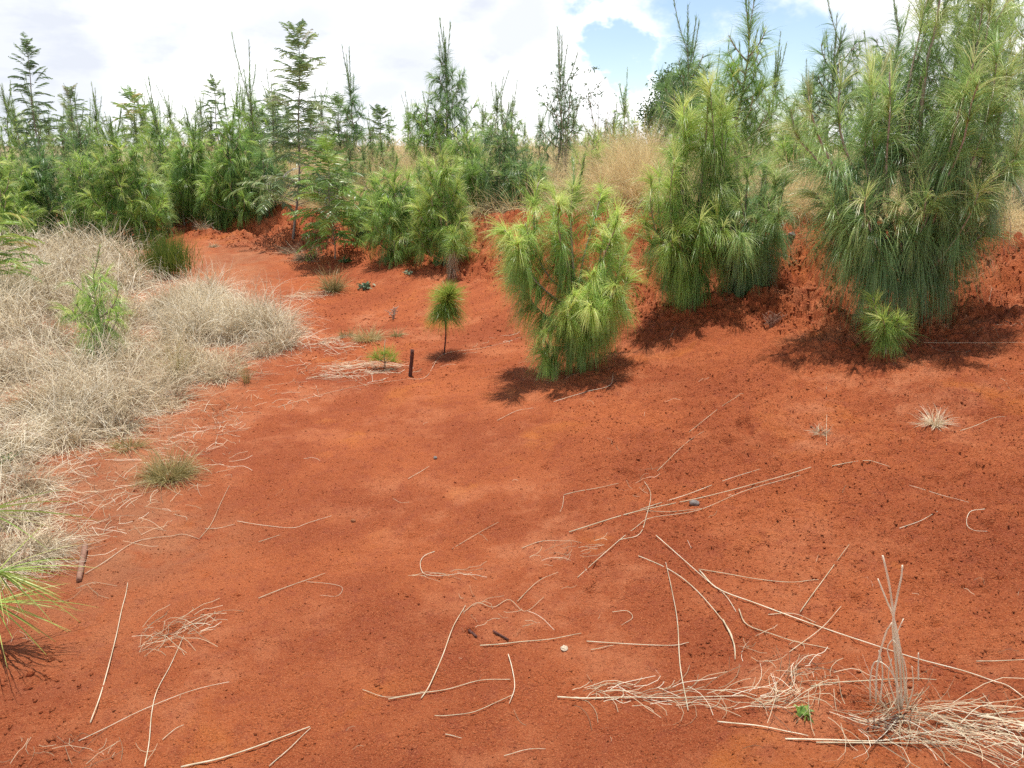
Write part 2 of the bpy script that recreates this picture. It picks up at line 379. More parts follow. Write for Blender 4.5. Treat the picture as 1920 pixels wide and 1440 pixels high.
def soil_material():
    m, t, o = mat_new('red_soil'); L = t.links.new
    g = N(t, 'ShaderNodeNewGeometry'); pos = g.outputs['Position']
    def noi(scale, det=5, rough=.6, kind='Fac', dist=0.0):
        n = setin(N(t, 'ShaderNodeTexNoise'), {'Scale': scale, 'Detail': det, 'Roughness': rough, 'Distortion': dist}); L(pos, n.inputs['Vector']); return n.outputs[kind]
    def mr(src, a, b, c=0., d=1., sm=True):
        n = N(t, 'ShaderNodeMapRange', interpolation_type='SMOOTHSTEP' if sm else 'LINEAR'); setin(n, {'From Min': a, 'From Max': b, 'To Min': c, 'To Max': d}); L(src, n.inputs['Value']); return n.outputs[0]
    def mix(f, a, b):
        n = N(t, 'ShaderNodeMix', data_type='RGBA')
        if isinstance(f, float): n.inputs['Factor'].default_value = f
        else: L(f, n.inputs['Factor'])
        for k, s in (('A', a), ('B', b)):
            if isinstance(s, tuple): n.inputs[k].default_value = (*s, 1)
            else: L(s, n.inputs[k])
        return n.outputs['Result']
    def mul(a, b):
        n = N(t, 'ShaderNodeMath', operation='MULTIPLY')
        L(a, n.inputs[0])
        if isinstance(b, float): n.inputs[1].default_value = b
        else: L(b, n.inputs[1])
        return n.outputs[0]
    def add(a, b):
        n = N(t, 'ShaderNodeMath', operation='ADD'); L(a, n.inputs[0]); L(b, n.inputs[1]); return n.outputs[0]
    c = mix(mr(noi(1.3, 6, .6), .35, .65), (.32, .070, .023), (.46, .118, .037))
    c = mix(mul(mr(noi(1.9, 4, .5, dist=.6), .58, .74), .7), c, (.56, .165, .032))          # bare orange spots
    c = mix(mul(mul(mr(noi(2.6, 7, .7), .46, .66), mr(noi(.55, 2), .38, .6)), .6), c, (.58, .225, .11))   # pale crust
    c = mix(mul(mr(noi(11, 8, .75), .48, .66), .6), c, (.30, .066, .030))
    grain = noi(230, 3, .7)
    c = mix(mul(mr(grain, .5, .66), .6), c, (.66, .25, .105))
    c = mix(mul(mr(noi(80, 4, .75), .56, .68), .6), c, (.20, .040, .020))  # dark speckle: shade of small pits painted into the soil colour
    # pale bleached earth and thatch dust under the grass side
    thatch = N(t, 'ShaderNodeAttribute', attribute_name='tone')
    c = mix(mul(thatch.outputs['Fac'], mr(noi(6, 6, .7), .25, .6)), c, (.46, .26, .14))
    c = mix(mul(mr(thatch.outputs['Fac'], .7, .95), mr(noi(9, 8, .8), .2, .5, .75, 1.)), c, (.40, .30, .18))
    p = N(t, 'ShaderNodeBsdfPrincipled'); setin(p, {'Roughness': .92, 'Specular IOR Level': .18}); L(c, p.inputs['Base Color'])
    vor = N(t, 'ShaderNodeTexVoronoi', feature='DISTANCE_TO_EDGE'); vor.inputs['Scale'].default_value = 75; L(pos, vor.inputs['Vector'])
    vor2 = N(t, 'ShaderNodeTexVoronoi', feature='F1'); vor2.inputs['Scale'].default_value = 190; L(pos, vor2.inputs['Vector'])
    h = add(mul(noi(38, 8, .8), .020), add(mul(mr(vor.outputs['Distance'], 0, .25), .003), mul(noi(150, 4, .8), .005)))
    inv = N(t, 'ShaderNodeMath', operation='MULTIPLY'); L(vor2.outputs['Distance'], inv.inputs[0]); inv.inputs[1].default_value = -.003
    h = add(h, inv.outputs[0])
    bu = N(t, 'ShaderNodeBump'); setin(bu, {'Strength': 1.0, 'Distance': 1.0}); L(h, bu.inputs['Height']); L(bu.outputs[0], p.inputs['Normal'])
    L(p.outputs[0], o.inputs[0]); return m
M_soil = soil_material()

# ------------------------------------------------------------------ ground sheet
def make_ground():
    th_f = np.linspace(-47, 47, 1150); th_b = np.linspace(47, 313, 90)[1:-1]
    th = np.radians(np.concatenate([th_f, th_b])); nt = len(th)
    r = np.concatenate([[.05, .3, .7, 1.0, 1.2], np.geomspace(1.35, 16, 1050), np.geomspace(16.3, 60, 60), np.geomspace(70, 4500, 30)])
    R, T = np.meshgrid(r, th, indexing='ij')
    X = R * np.sin(T); Y = R * np.cos(T)
    Z = hgt(X.ravel(), Y.ravel()).reshape(X.shape)
    V = np.stack([X, Y, Z], -1).reshape(-1, 3)
    V = np.concatenate([V, [[0, 0, float(hgt(0, 0)[0])]]])
    i = np.arange(len(r) - 1)[:, None] * nt; j = np.arange(nt)[None]; j2 = (j + 1) % nt
    q = np.stack([i + j, i + nt + j, i + nt + j2, i + j2], -1).reshape(-1, 4)
    c = len(V) - 1; jj = np.arange(nt); tri = np.stack([np.full(nt, c), jj, (jj + 1) % nt], -1)
    px, py = proj(V[:, 0], V[:, 1], V[:, 2])
    # thatch mask: the grass side on the left and the terrace above the bank
    lx = -0.9 - .22 * (V[:, 1] - 3) + .35 * noise2(V[:, 0] * 1.4, V[:, 1] * 1.4, 77)
    a = 1 - ss(-.6, .2, V[:, 0] - lx + .35)
    a = a * ss(1.8, 3.2, V[:, 1]) * (1 - ss(10, 12, V[:, 1]))
    terr = ss(.1, .5, V[:, 1] - lip_y(V[:, 0], V[:, 1]))
    tone = np.clip(np.maximum(a * .38, terr), 0, 1)
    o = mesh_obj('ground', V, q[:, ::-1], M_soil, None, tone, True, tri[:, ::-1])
    tag(o, kind='structure')
    me = o.data
    return o
make_ground()

# ------------------------------------------------------------------ pines
def pine_shoots(rng, H, spread, nb=22, lean=(0, 0), low=.06, candles=4, ctip=.35, sub=2):
    S = []          # (points, r0, r1, needle_from, kind)
    m = 9; tz = np.linspace(0, 1, m)
    main = np.stack([lean[0] * H * tz ** 1.5 + .02 * H * np.cumsum(rng.normal(size=m)) * .5, lean[1] * H * tz ** 1.5 + .02 * H * np.cumsum(rng.normal(size=m)) * .5, H * tz], -1)
    main[0] = 0; main[0, 2] = -.05
    S.append((main, .011 * H + .004, .004, .12, 'main'))
    az = rng.uniform(0, 6.28)
    for k in range(nb):
        f = low + (.86 - low) * (k + rng.uniform(-.3, .3)) / nb; f = min(max(f, .03), .9)
        az += 2.4 + rng.normal() * .3
        L = spread * (1.05 - .65 * f) * rng.uniform(.65, 1.15)
        p = np.array([np.interp(f, tz, main[:, c]) for c in range(3)])
        e0 = math.radians(rng.uniform(0, 35) + 15 * f); e1 = math.radians(rng.uniform(50, 82))
        mm = 7; q = [p]
        for i in range(mm - 1):
            e = e0 + (e1 - e0) * (i / (mm - 2)) ** 1.1; a = az + rng.normal() * .08
            q.append(q[-1] + L / (mm - 1) * np.array([math.cos(e) * math.cos(a), math.cos(e) * math.sin(a), math.sin(e)]))
        q = np.array(q); S.append((q, .006 + .006 * L, .004, .12, 'br'))
        for s_ in range(rng.integers(0, sub + 1)):
            i = rng.integers(2, 5); a = az + rng.choice([-1, 1]) * rng.uniform(.5, 1.1); l2 = L * rng.uniform(.3, .55); w_ = [q[i]]
            for j in range(4):
                e = math.radians(25 + 15 * j) + rng.normal() * .1
                w_.append(w_[-1] + l2 / 4 * np.array([math.cos(e) * math.cos(a), math.cos(e) * math.sin(a), math.sin(e)]))
            S.append((np.array(w_), .004, .002, .1, 'br'))
    for k in range(candles):
        f = rng.uniform(.72, .98) if k else 1.0
        p = np.array([np.interp(f, tz, main[:, c]) for c in range(3)])
        L = ctip * H * rng.uniform(.5, 1.0) if k else ctip * H
        a = rng.uniform(0, 6.28); e = math.radians(rng.uniform(62, 86)); w_ = [p]
        for j in range(4):
            w_.append(w_[-1] + L / 4 * np.array([math.cos(e) * math.cos(a), math.cos(e) * math.sin(a), math.sin(e)])); e = min(e + .06, 1.52)
        S.append((np.array(w_), .0045, .0025, 0, 'candle'))
    return S
def pine_mesh(rng, shoots, fwd=0, cpn=14, dens=420, NL=.26, NW=.0024, droop=1.0, tone0=.3, tone1=.85, jitter=.13, nseg=3, fol=None, wood=None, candle_w=1.0):
    fol = fol or Geo(); wood = wood or Geo()
    for pts, r0, r1, n0, kind in shoots:
        pts = smooth_line(pts, max(6, len(pts) * 2)); wood.tube(pts, r0, r1, .5, 5 if False else 6)
        seg = np.linalg.norm(np.diff(pts, axis=0), axis=1); cum = np.concatenate([[0], np.cumsum(seg)]); L = cum[-1]
        if kind == 'candle':
            n = max(20, int(L * dens * .55)); t = rng.uniform(0, 1, n) ** .8
            ang = np.radians(rng.uniform(6, 26, n)); ln = NL * rng.uniform(.12, .34, n) * (1.1 - .5 * t); dr = rng.uniform(0, .3, n) * droop
            low = t < .35
            ang = np.where(low, np.radians(35), ang); ln = np.where(low, NL * .6, ln); dr = np.where(low, .9 * droop, dr)
            tone = rng.normal(tone0 * .75 + .25 * t, .1)
        else:
            n = max(10, int(L * dens * (1 - n0))); nc = max(6, n // cpn); ci = rng.integers(0, nc, n); ct = n0 + (1 - n0) * rng.uniform(0, 1, nc) ** .85; cu = rng.normal(size=nc); cl_len = rng.uniform(.6, 1.1, nc); ca_ = rng.normal(size=(nc, 3)); t = np.clip(ct[ci] + rng.normal(size=n) * .012, 0, 1)
            ang = np.radians(28 - fwd * .3 + (38 - fwd) * (1 - t) + cu[ci] * 9 + rng.normal(size=n) * 4)
            ln = NL * (1.05 - .38 * t ** 2) * cl_len[ci] * rng.uniform(.8, 1.1, n)
            dr = droop * (.62 + 2.6 * (1 - t) ** .95) * (1 + .3 * rng.normal(size=nc)[ci]) * rng.uniform(.9, 1.1, n)
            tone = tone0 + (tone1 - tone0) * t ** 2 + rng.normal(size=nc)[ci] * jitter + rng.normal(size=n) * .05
            if kind == 'main': tone = tone - .05
        s_ = t * L; P = np.stack([np.interp(s_, cum, pts[:, c]) for c in range(3)], -1)
        tan = nrm(np.stack([np.interp(s_, cum, np.gradient(pts[:, c])) for c in range(3)], -1))
        a = nrm(np.cross(tan, rng.normal(size=(n, 3)) if kind == 'candle' else ca_[ci] + rng.normal(size=(n, 3)) * .22))
        D = tan * np.cos(ang)[:, None] + a * np.sin(ang)[:, None]
        fol.ribbons(P + rng.normal(size=(n, 3)) * .002, D, ln, NW * (candle_w if kind == 'candle' else 1) * rng.uniform(.6, 1.25, n), dr, np.clip(tone, 0, 1), rng, nseg, .14)
    return fol, wood
def make_pine(loc, shoots, label, group=None, mat=None, name='pine_tree', cat='pine tree', rz=0, seed=0, bark=None, **kw):
    rng = np.random.default_rng(seed); kw['tone0'] = max(kw.get('tone0', .3), .36)
    root = empty(name, loc, label, cat, group, rz)
    f, w_ = pine_mesh(rng, shoots, **kw)
    w_.build('trunk', bark or M_twig, root, True); f.build('crown', mat or M_needle, root)
    return root
def hero(px, Y, top, spread, label, seed, nb=22, mat=None, group=None, lean=(0, 0), lipz=None, candles=3, ctip=.25, low=.06, sub=2, **kw):
    p = at(px, Y) if lipz is None else hit(px, lipz)
    H = (unp(px, top, p[1])[2] - p[2]) / (1 + ctip * .8 if candles else 1)
    rng = np.random.default_rng(seed + 500)
    return make_pine(p, pine_shoots(rng, H, spread, nb, lean, low, candles, ctip, sub), label, group, mat, seed=seed, **kw)
def shoots_px(base, Y, lines):
    """shoots drawn at the tree's own distance: (depth offset at tip, r0, needle_from, kind, [(px,py)...])"""
    out = []
    for dy, r0, n0, kind, pl in lines:
        k = len(pl); out.append((np.array([unp(a, b, Y + dy * i / max(1, k - 1)) - base for i, (a, b) in enumerate(pl)]), r0, .004, n0, kind))
    return out

def fuller(lines, rng, times=1, jx=14, jd=.3, keep=.85):
    out = list(lines)
    for _ in range(times):
        for dy, r0, n0, kind, pl in lines:
            if kind == 'main' or rng.random() > keep: continue
            sx, sy = rng.normal() * jx, rng.normal() * jx; k = len(pl)
            q = [pl[0]] + [(x_ + sx * i / (k - 1) + rng.normal() * 3, y_ + sy * i / (k - 1) + rng.normal() * 3) for i, (x_, y_) in enumerate(pl) if i]
            out.append((dy + float(np.clip(rng.normal() * jd, -.14, .4)), r0 * .8, n0, kind, q))
    return out
# the middle pine, standing alone on the slope
b = hit(1086, 692); Yc = b[1]
mid = shoots_px(b, Yc, fuller([
    (0, .013, .25, 'main', [(1086, 697), (1084, 610), (1077, 530), (1072, 460), (1070, 400), (1074, 352)]),
    (.05, .004, 0, 'candle', [(1072, 400), (1084, 352), (1092, 318), (1096, 292)]),
    (-.15, .007, .15, 'br', [(1082, 585), (1040, 560), (1000, 520), (978, 478), (962, 452), (944, 432)]),
    (.1, .007, .15, 'br', [(1078, 560), (1030, 520), (1005, 470), (1001, 410), (1004, 368), (1010, 342)]),
    (-.1, .007, .15, 'br', [(1084, 610), (1108, 560), (1122, 500), (1130, 455), (1140, 425), (1150, 404)]),
    (.1, .007, .15, 'br', [(1086, 620), (1130, 585), (1152, 540), (1162, 500), (1172, 480)]),
    (.25, .006, .15, 'br', [(1080, 560), (1095, 480), (1112, 420), (1125, 372), (1128, 350)]),
    (-.25, .007, .2, 'br', [(1084, 630), (1060, 618), (1040, 612), (1026, 622)]),
    (-.2, .006, .1, 'br', [(1084, 655), (1055, 650), (1035, 652), (1022, 640), (1014, 625)]),
    (-.15, .005, .0, 'br', [(1050, 650), (1036, 665), (1028, 672), (1022, 660)]),
    (-.3, .006, .15, 'br', [(1084, 600), (1095, 560), (1108, 530), (1112, 512)]),
    (-.25, .006, .15, 'br', [(1084, 640), (1120, 610), (1142, 585), (1152, 560), (1158, 540)]),
    (.35, .006, .15, 'br', [(1082, 600), (1110, 560), (1140, 500), (1150, 455)]),
    (.35, .006, .15, 'br', [(1080, 580), (1050, 530), (1040, 460), (1038, 400), (1042, 370)]),
    (-.3, .006, .15, 'br', [(1082, 560), (1064, 500), (1050, 450), (1046, 410), (1048, 385)]),
    (.2, .006, .2, 'br', [(1084, 620), (1020, 590), (980, 540), (968, 500), (965, 485)]),
    (-.1, .006, .1, 'br', [(1000, 520), (990, 490), (992, 450), (985, 420)]),
    (-.2, .005, .0, 'br', [(1084, 640), (1075, 625), (1078, 600), (1085, 585)]),
    (.0, .005, .0, 'br', [(1130, 585), (1165, 560), (1172, 535), (1176, 520)]),
    (-.3, .005, .0, 'br', [(1084, 640), (1096, 600), (1104, 570), (1100, 550)]),
    (-.3, .005, .0, 'br', [(1084, 645), (1110, 615), (1126, 590), (1130, 570)]),
    (-.3, .005, .0, 'br', [(1084, 640), (1066, 600), (1070, 570), (1078, 556)]),
    (-.25, .005, .0, 'br', [(1084, 640), (1140, 600), (1150, 575), (1156, 560)]),
    (-.3, .005, .0, 'br', [(1000, 520), (985, 500), (975, 480), (972, 460)]),
], np.random.default_rng(3), 1, 9, .2, .6))
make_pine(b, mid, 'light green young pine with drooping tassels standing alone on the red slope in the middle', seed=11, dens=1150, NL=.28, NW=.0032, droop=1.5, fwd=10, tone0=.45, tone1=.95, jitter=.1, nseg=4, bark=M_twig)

# the big pine at the right with its leaning branches
b = hit(1690, 612); Yr = b[1]
rg = np.random.default_rng(77)
big = shoots_px(b, Yr, fuller([
    (.2, .026, .45, 'main', [(1690, 618), (1692, 560), (1700, 480), (1712, 400), (1722, 300), (1728, 200), (1740, 110), (1756, 40), (1766, -30)]),
    (-.1, .012, .15, 'br', [(1692, 520), (1640, 440), (1590, 360), (1550, 290), (1526, 230), (1516, 180)]),
    (-.1, .012, .15, 'br', [(1694, 540), (1680, 460), (1664, 380), (1662, 300), (1668, 220), (1668, 135)]),
    (.1, .011, .15, 'br', [(1696, 500), (1640, 420), (1606, 330), (1578, 260), (1572, 190), (1576, 160)]),
    (-.2, .011, .12, 'br', [(1696, 540), (1730, 450), (1756, 360), (1780, 280), (1800, 200), (1812, 160)]),
    (.0, .012, .15, 'br', [(1700, 520), (1760, 440), (1810, 360), (1850, 280), (1880, 200), (1888, 130)]),
    (.3, .011, .15, 'br', [(1700, 490), (1780, 420), (1850, 360), (1900, 290), (1935, 210)]),
    (.5, .011, .2, 'br', [(1710, 420), (1760, 330), (1800, 240), (1830, 150), (1860, 60), (1890, 0)]),
    (.5, .011, .2, 'br', [(1712, 400), (1690, 300), (1700, 180), (1730, 80), (1744, 10)]),
    (.3, .010, .2, 'br', [(1716, 360), (1780, 260), (1820, 150), (1835, 60), (1850, -30)]),
    (-.2, .009, .1, 'br', [(1694, 560), (1670, 520), (1640, 480), (1620, 430), (1610, 400)]),
    (-.2, .009, .1, 'br', [(1694, 560), (1700, 520), (1690, 470), (1684, 420), (1680, 380)]),
    (-.3, .009, .1, 'br', [(1696, 550), (1750, 500), (1790, 450), (1820, 400), (1835, 360)]),
    (-.2, .008, .1, 'br', [(1694, 540), (1650, 500), (1610, 470), (1580, 420), (1566, 385)]),
    (.4, .008, .1, 'br', [(1698, 500), (1740, 470), (1780, 400), (1800, 340)]),
    (.4, .008, .1, 'br', [(1698, 480), (1660, 420), (1630, 350), (1620, 300)]),
    (-.25, .008, .1, 'br', [(1694, 545), (1710, 480), (1730, 420), (1736, 370)]),
    (.2, .009, .1, 'br', [(1704, 460), (1720, 400), (1760, 320), (1770, 240), (1775, 190)]),
    (.1, .008, .1, 'br', [(1640, 440), (1612, 420), (1585, 400), (1560, 350)]),
    (-.2, .007, .1, 'br', [(1810, 360), (1850, 350), (1880, 320), (1900, 300)]),
    (.1, .007, .1, 'br', [(1664, 380), (1630, 340), (1622, 280), (1628, 230)]),
    (0, .008, .1, 'br', [(1700, 520), (1770, 490), (1830, 450), (1860, 420)]),
    (.5, .01, .1, 'br', [(1722, 300), (1660, 240), (1640, 180), (1636, 120)]),
], np.random.default_rng(9), 2, 20, .22, .6))
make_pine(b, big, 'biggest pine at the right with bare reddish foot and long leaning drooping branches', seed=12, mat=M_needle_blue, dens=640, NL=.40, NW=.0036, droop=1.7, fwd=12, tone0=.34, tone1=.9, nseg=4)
# low tuft in front of its foot
b = hit(1662, 664); Yt = b[1]
tf = shoots_px(b, Yt, [
    (0, .008, .12, 'main', [(1662, 668), (1655, 630), (1645, 590), (1637, 558)]),
    (-.1, .006, .0, 'br', [(1658, 640), (1672, 615), (1684, 598)]),
    (.1, .006, .0, 'br', [(1658, 645), (1640, 620), (1630, 600)]),
    (-.15, .005, .0, 'br', [(1658, 645), (1660, 620), (1655, 595)]),
    (.0, .005, .0, 'br', [(1660, 640), (1685, 625), (1695, 612)]),
])
make_pine(b, tf, 'small dark green pine tuft in front of the bare foot of the biggest pine', seed=13, mat=M_needle, dens=1300, NL=.19, NW=.003, droop=.6, tone0=.5, tone1=.9, cpn=5, nseg=4, name='pine_sapling', cat='pine sapling')

# the wide pines hanging over the hollow
b = hit(1303, 556)
pa = shoots_px(b, b[1], fuller([
    (.0, .014, .2, 'main', [(1303, 560), (1305, 480), (1310, 400), (1318, 320), (1325, 240), (1328, 160)]),
    (-.1, .008, .1, 'br', [(1302, 540), (1265, 500), (1242, 440), (1234, 380), (1238, 330)]),
    (.2, .008, .1, 'br', [(1302, 520), (1280, 450), (1262, 380), (1258, 320), (1262, 285)]),
    (.1, .008, .1, 'br', [(1305, 500), (1290, 420), (1285, 350), (1290, 270), (1296, 215)]),
    (-.3, .006, .0, 'br', [(1300, 540), (1275, 515), (1252, 480), (1242, 450)]),
    (-.3, .006, .0, 'br', [(1302, 540), (1290, 500), (1276, 465), (1270, 430)]),
    (-.35, .006, .0, 'br', [(1302, 535), (1310, 490), (1314, 450), (1312, 415)]),
    (.1, .008, .1, 'br', [(1308, 480), (1338, 420), (1350, 340), (1354, 260), (1352, 190)]),
    (-.2, .006, .0, 'br', [(1305, 520), (1330, 480), (1342, 440), (1346, 410)]),
    (.3, .007, .1, 'br', [(1310, 420), (1335, 340), (1345, 270), (1346, 225)]),
], np.random.default_rng(6), 2, 14, .2, .8))
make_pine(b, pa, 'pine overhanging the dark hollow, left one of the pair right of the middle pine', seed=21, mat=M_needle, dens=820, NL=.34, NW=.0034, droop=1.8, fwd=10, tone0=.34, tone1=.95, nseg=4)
b = hit(1402, 545)
pa = shoots_px(b, b[1], fuller([
    (.0, .013, .15, 'main', [(1402, 550), (1402, 470), (1398, 400), (1401, 340), (1403, 305)]),
    (-.2, .007, .1, 'br', [(1403, 520), (1372, 470), (1354, 420), (1346, 370), (1345, 345)]),
    (.0, .007, .1, 'br', [(1405, 510), (1440, 450), (1462, 390), (1472, 335)]),
    (-.3, .006, .0, 'br', [(1405, 520), (1430, 475), (1450, 430), (1456, 400)]),
    (.1, .007, .1, 'br', [(1403, 500), (1380, 440), (1372, 380), (1374, 325)]),
    (-.35, .006, .0, 'br', [(1403, 520), (1385, 485), (1372, 450), (1370, 425)]),
    (-.3, .006, .0, 'br', [(1403, 520), (1408, 480), (1416, 440), (1418, 410)]),
    (.2, .007, .1, 'br', [(1403, 480), (1425, 420), (1432, 360), (1438, 315)]),
], np.random.default_rng(7), 2, 16, .2, .8))
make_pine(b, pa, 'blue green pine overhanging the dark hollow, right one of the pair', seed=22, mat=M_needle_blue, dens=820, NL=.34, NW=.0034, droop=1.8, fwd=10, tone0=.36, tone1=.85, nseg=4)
hero(1385, 8.2, -40, .55, 'tall slim pine with long wispy shoots against the blue gap in the clouds', 23, nb=26, mat=M_needle, candles=6, ctip=.3, low=.25, dens=420, NL=.36, NW=.0034, droop=1.1, tone0=.4, tone1=.8)
hero(1275, 9.6, 10, .6, 'open pine with bare upper shoots left of the tall slim pine', 24, nb=18, mat=M_needle_blue, candles=6, ctip=.4, low=.3, dens=440, NL=.33, NW=.004, droop=1.2, tone0=.35, tone1=.6)
hero(1545, 9.2, -10, .6, 'tall open topped pine between the overhanging pair and the biggest pine', 25, nb=20, mat=M_needle_blue, candles=7, ctip=.4, low=.3, dens=380, NL=.34, NW=.004, droop=1.2, tone0=.35, tone1=.65)
hero(1650, 9.5, -20, .65, 'tall grey green pine behind the left branches of the biggest pine', 26, nb=22, mat=M_needle_blue, candles=5, ctip=.3, low=.3, dens=380, NL=.34, NW=.004, droop=1.2, tone0=.3, tone1=.6)
hero(1745, 9.2, -120, .6, 'dark pine trunk and crown rising behind the biggest pine', 27, nb=26, mat=M_needle_blue, candles=2, ctip=.15, low=.25, dens=420, NL=.33, NW=.004, droop=1.3, tone0=.1, tone1=.4)
hero(1890, 8.6, -120, .8, 'dark green pine at the right edge behind the biggest pine', 28, nb=30, mat=M_needle_blue, candles=2, ctip=.15, low=.1, dens=380, NL=.34, NW=.004, droop=1.2, tone0=.2, tone1=.6)
hero(1480, 8.3, 215, .42, 'small leafy pine on the bank top between the overhanging pair and the biggest pine', 29, nb=18, mat=M_needle, candles=2, ctip=.2, low=.1, dens=420, NL=.28, NW=.003, droop=1.0, tone0=.4, tone1=.9)
# bank pines left of the middle pine
hero(742, 9.4, 300, .42, 'mop shaped pine clump hanging low over the bank left of the mound', 31, nb=22, candles=1, ctip=.2, low=.02, dens=760, NL=.34, NW=.0042, droop=1.5, tone0=.42, tone1=.85, nseg=4)
hero(832, 9.1, 250, .52, 'bright green bushy pine on the bank just left of the bare red mound', 32, nb=30, candles=3, ctip=.25, low=.02, dens=700, NL=.3, NW=.0042, droop=1.15, tone0=.45, tone1=.95, nseg=4)
hero(945, 10.0, 190, .5, 'dark pine with grey upright tips behind the bare red mound', 33, nb=24, mat=M_needle_blue, candles=6, ctip=.35, low=.03, dens=460, NL=.3, NW=.0038, droop=1.4, tone0=.3, tone1=.7)
hero(1040, 11.5, 62, .5, 'tall sparse pine with a fan of bare shoots behind the middle pine', 34, nb=16, mat=M_needle_blue, candles=9, ctip=.55, low=.1, dens=330, NL=.3, NW=.0038, droop=1.4, tone0=.15, tone1=.4)
hero(880, 11.5, 215, .45, 'green pine on the terrace behind the bright bushy one', 35, nb=20, candles=4, ctip=.4, low=.05, dens=400, NL=.28, NW=.004, droop=1.1, tone0=.4, tone1=.85)
hero(845, 14.5, 45, .75, 'tallest pine on the middle skyline with dense crown and bare pronged top', 36, nb=26, mat=M_needle_blue, candles=8, ctip=.38, low=.12, dens=420, NL=.34, NW=.005, droop=1.3, tone0=.2, tone1=.6)
hero(800, 14.0, 165, .6, 'pine leaning against the left side of the tallest skyline pine', 37, nb=18, candles=5, ctip=.3, low=.1, dens=360, NL=.3, NW=.005, droop=1.1, tone0=.35, tone1=.8)
hero(667, 15.0, 95, .45, 'slender dark pine with one bare leader on the skyline right of the ferny tree', 38, nb=18, mat=M_needle_blue, candles=6, ctip=.55, low=.1, dens=380, NL=.32, NW=.005, droop=1.3, tone0=.15, tone1=.5)
hero(1150, 11.0, 200, .4, 'thin pine on the terrace right of the middle pine below the blue patch', 39, nb=14, candles=5, ctip=.5, low=.1, dens=300, NL=.26, NW=.0036, droop=.9, tone0=.5, tone1=.95)
hero(1110, 9.4, 235, .34, 'light green pine shoots right behind the top of the middle pine', 40, nb=14, candles=3, ctip=.3, low=.05, dens=420, NL=.26, NW=.0032, droop=.9, tone0=.5, tone1=1.0)
# left bank pines
hero(350, 13.0, 265, .46, 'low pine at the tan grass notch on the left end of the bank', 52, nb=24, candles=3, ctip=.3, low=.01, dens=460, NL=.34, NW=.0055, droop=1.5, tone0=.4, tone1=.9)
hero(420, 12.3, 270, .44, 'low pine between the two skirted pines on the left bank', 53, nb=24, candles=3, ctip=.3, low=.01, dens=460, NL=.34, NW=.0055, droop=1.6, tone0=.35, tone1=.8)
hero(505, 12.2, 265, .46, 'low dark pine directly left of the ferny trunk', 54, nb=24, mat=M_needle_blue, candles=3, ctip=.3, low=.01, dens=460, NL=.34, NW=.0055, droop=1.5, tone0=.25, tone1=.7)
hero(180, 11.4, 260, .55, 'low bushy pine between the broad bright one and its dark left neighbour', 55, nb=28, candles=3, ctip=.3, low=.01, dens=460, NL=.32, NW=.005, droop=1.4, tone0=.4, tone1=.9)
hero(290, 11.9, 300, .45, 'low pine right of the broad bright one above the olive bush', 56, nb=24, mat=M_needle_blue, candles=2, ctip=.25, low=.01, dens=460, NL=.32, NW=.005, droop=1.4, tone0=.35, tone1=.85)
hero(45, 11.4, 265, .6, 'low leafy pine near the left edge above the dry grass', 57, nb=28, candles=3, ctip=.3, low=.01, dens=460, NL=.32, NW=.005, droop=1.3, tone0=.4, tone1=.9)
hero(790, 9.9, 300, .42, 'pine in the gap between the mop shaped clump and the bright bushy one', 58, nb=22, candles=3, ctip=.3, low=.02, dens=460, NL=.32, NW=.005, droop=1.4, tone0=.35, tone1=.8)
hero(890, 10.3, 290, .36, 'pine touching the left end of the bare red mound', 59, nb=22, candles=3, ctip=.35, low=.02, dens=460, NL=.32, NW=.005, droop=1.4, tone0=.35, tone1=.8)
hero(985, 9.6, 290, .42, 'dark pine on the brink behind the left side of the middle pine', 60, nb=22, mat=M_needle_blue, candles=5, ctip=.4, low=.02, dens=460, NL=.32, NW=.005, droop=1.4, tone0=.3, tone1=.75)
hero(700, 10.6, 310, .38, 'slim pine on the brink behind the mop shaped clump', 61, nb=20, candles=4, ctip=.4, low=.02, dens=440, NL=.32, NW=.005, droop=1.3, tone0=.4, tone1=.85)
hero(640, 12.0, 300, .38, 'grey green pine on the brink behind the ferny sapling', 62, nb=20, mat=M_needle_blue, candles=4, ctip=.4, low=.02, dens=440, NL=.32, NW=.005, droop=1.3, tone0=.3, tone1=.7)
hero(385, 12.6, 215, .58, 'dense pine whose skirt hangs over the left end of the bank', 41, nb=28, candles=5, ctip=.35, low=.02, dens=560, NL=.34, NW=.0055, droop=1.5, tone0=.3, tone1=.8)
hero(452, 12.2, 180, .55, 'dark skirted pine on the bank just left of the ferny tree', 42, nb=26, candles=5, ctip=.4, low=.01, dens=560, NL=.34, NW=.0055, droop=1.6, tone0=.25, tone1=.75)
hero(490, 13.6, 85, .5, 'pine with a long bare candle top left of the ferny tree', 43, nb=20, candles=6, ctip=.6, low=.05, dens=400, NL=.3, NW=.0045, droop=1.2, tone0=.35, tone1=.75)
hero(245, 11.3, 215, .62, 'broad bright pine at the head of the dry grass on the left', 44, nb=30, candles=5, ctip=.35, low=.02, dens=560, NL=.33, NW=.0055, droop=1.2, tone0=.35, tone1=.85)
hero(105, 11.8, 235, .62, 'bushy dark pine left of the broad bright one at the dry grass head', 45, nb=28, mat=M_needle_blue, candles=5, ctip=.35, low=.02, dens=560, NL=.33, NW=.0055, droop=1.3, tone0=.2, tone1=.65)
hero(172, 13.2, 190, .55, 'dark pine standing in the gap behind the two left bushy pines', 46, nb=24, mat=M_needle_blue, candles=5, ctip=.4, low=.02, dens=420, NL=.3, NW=.0048, droop=1.3, tone0=.2, tone1=.7)
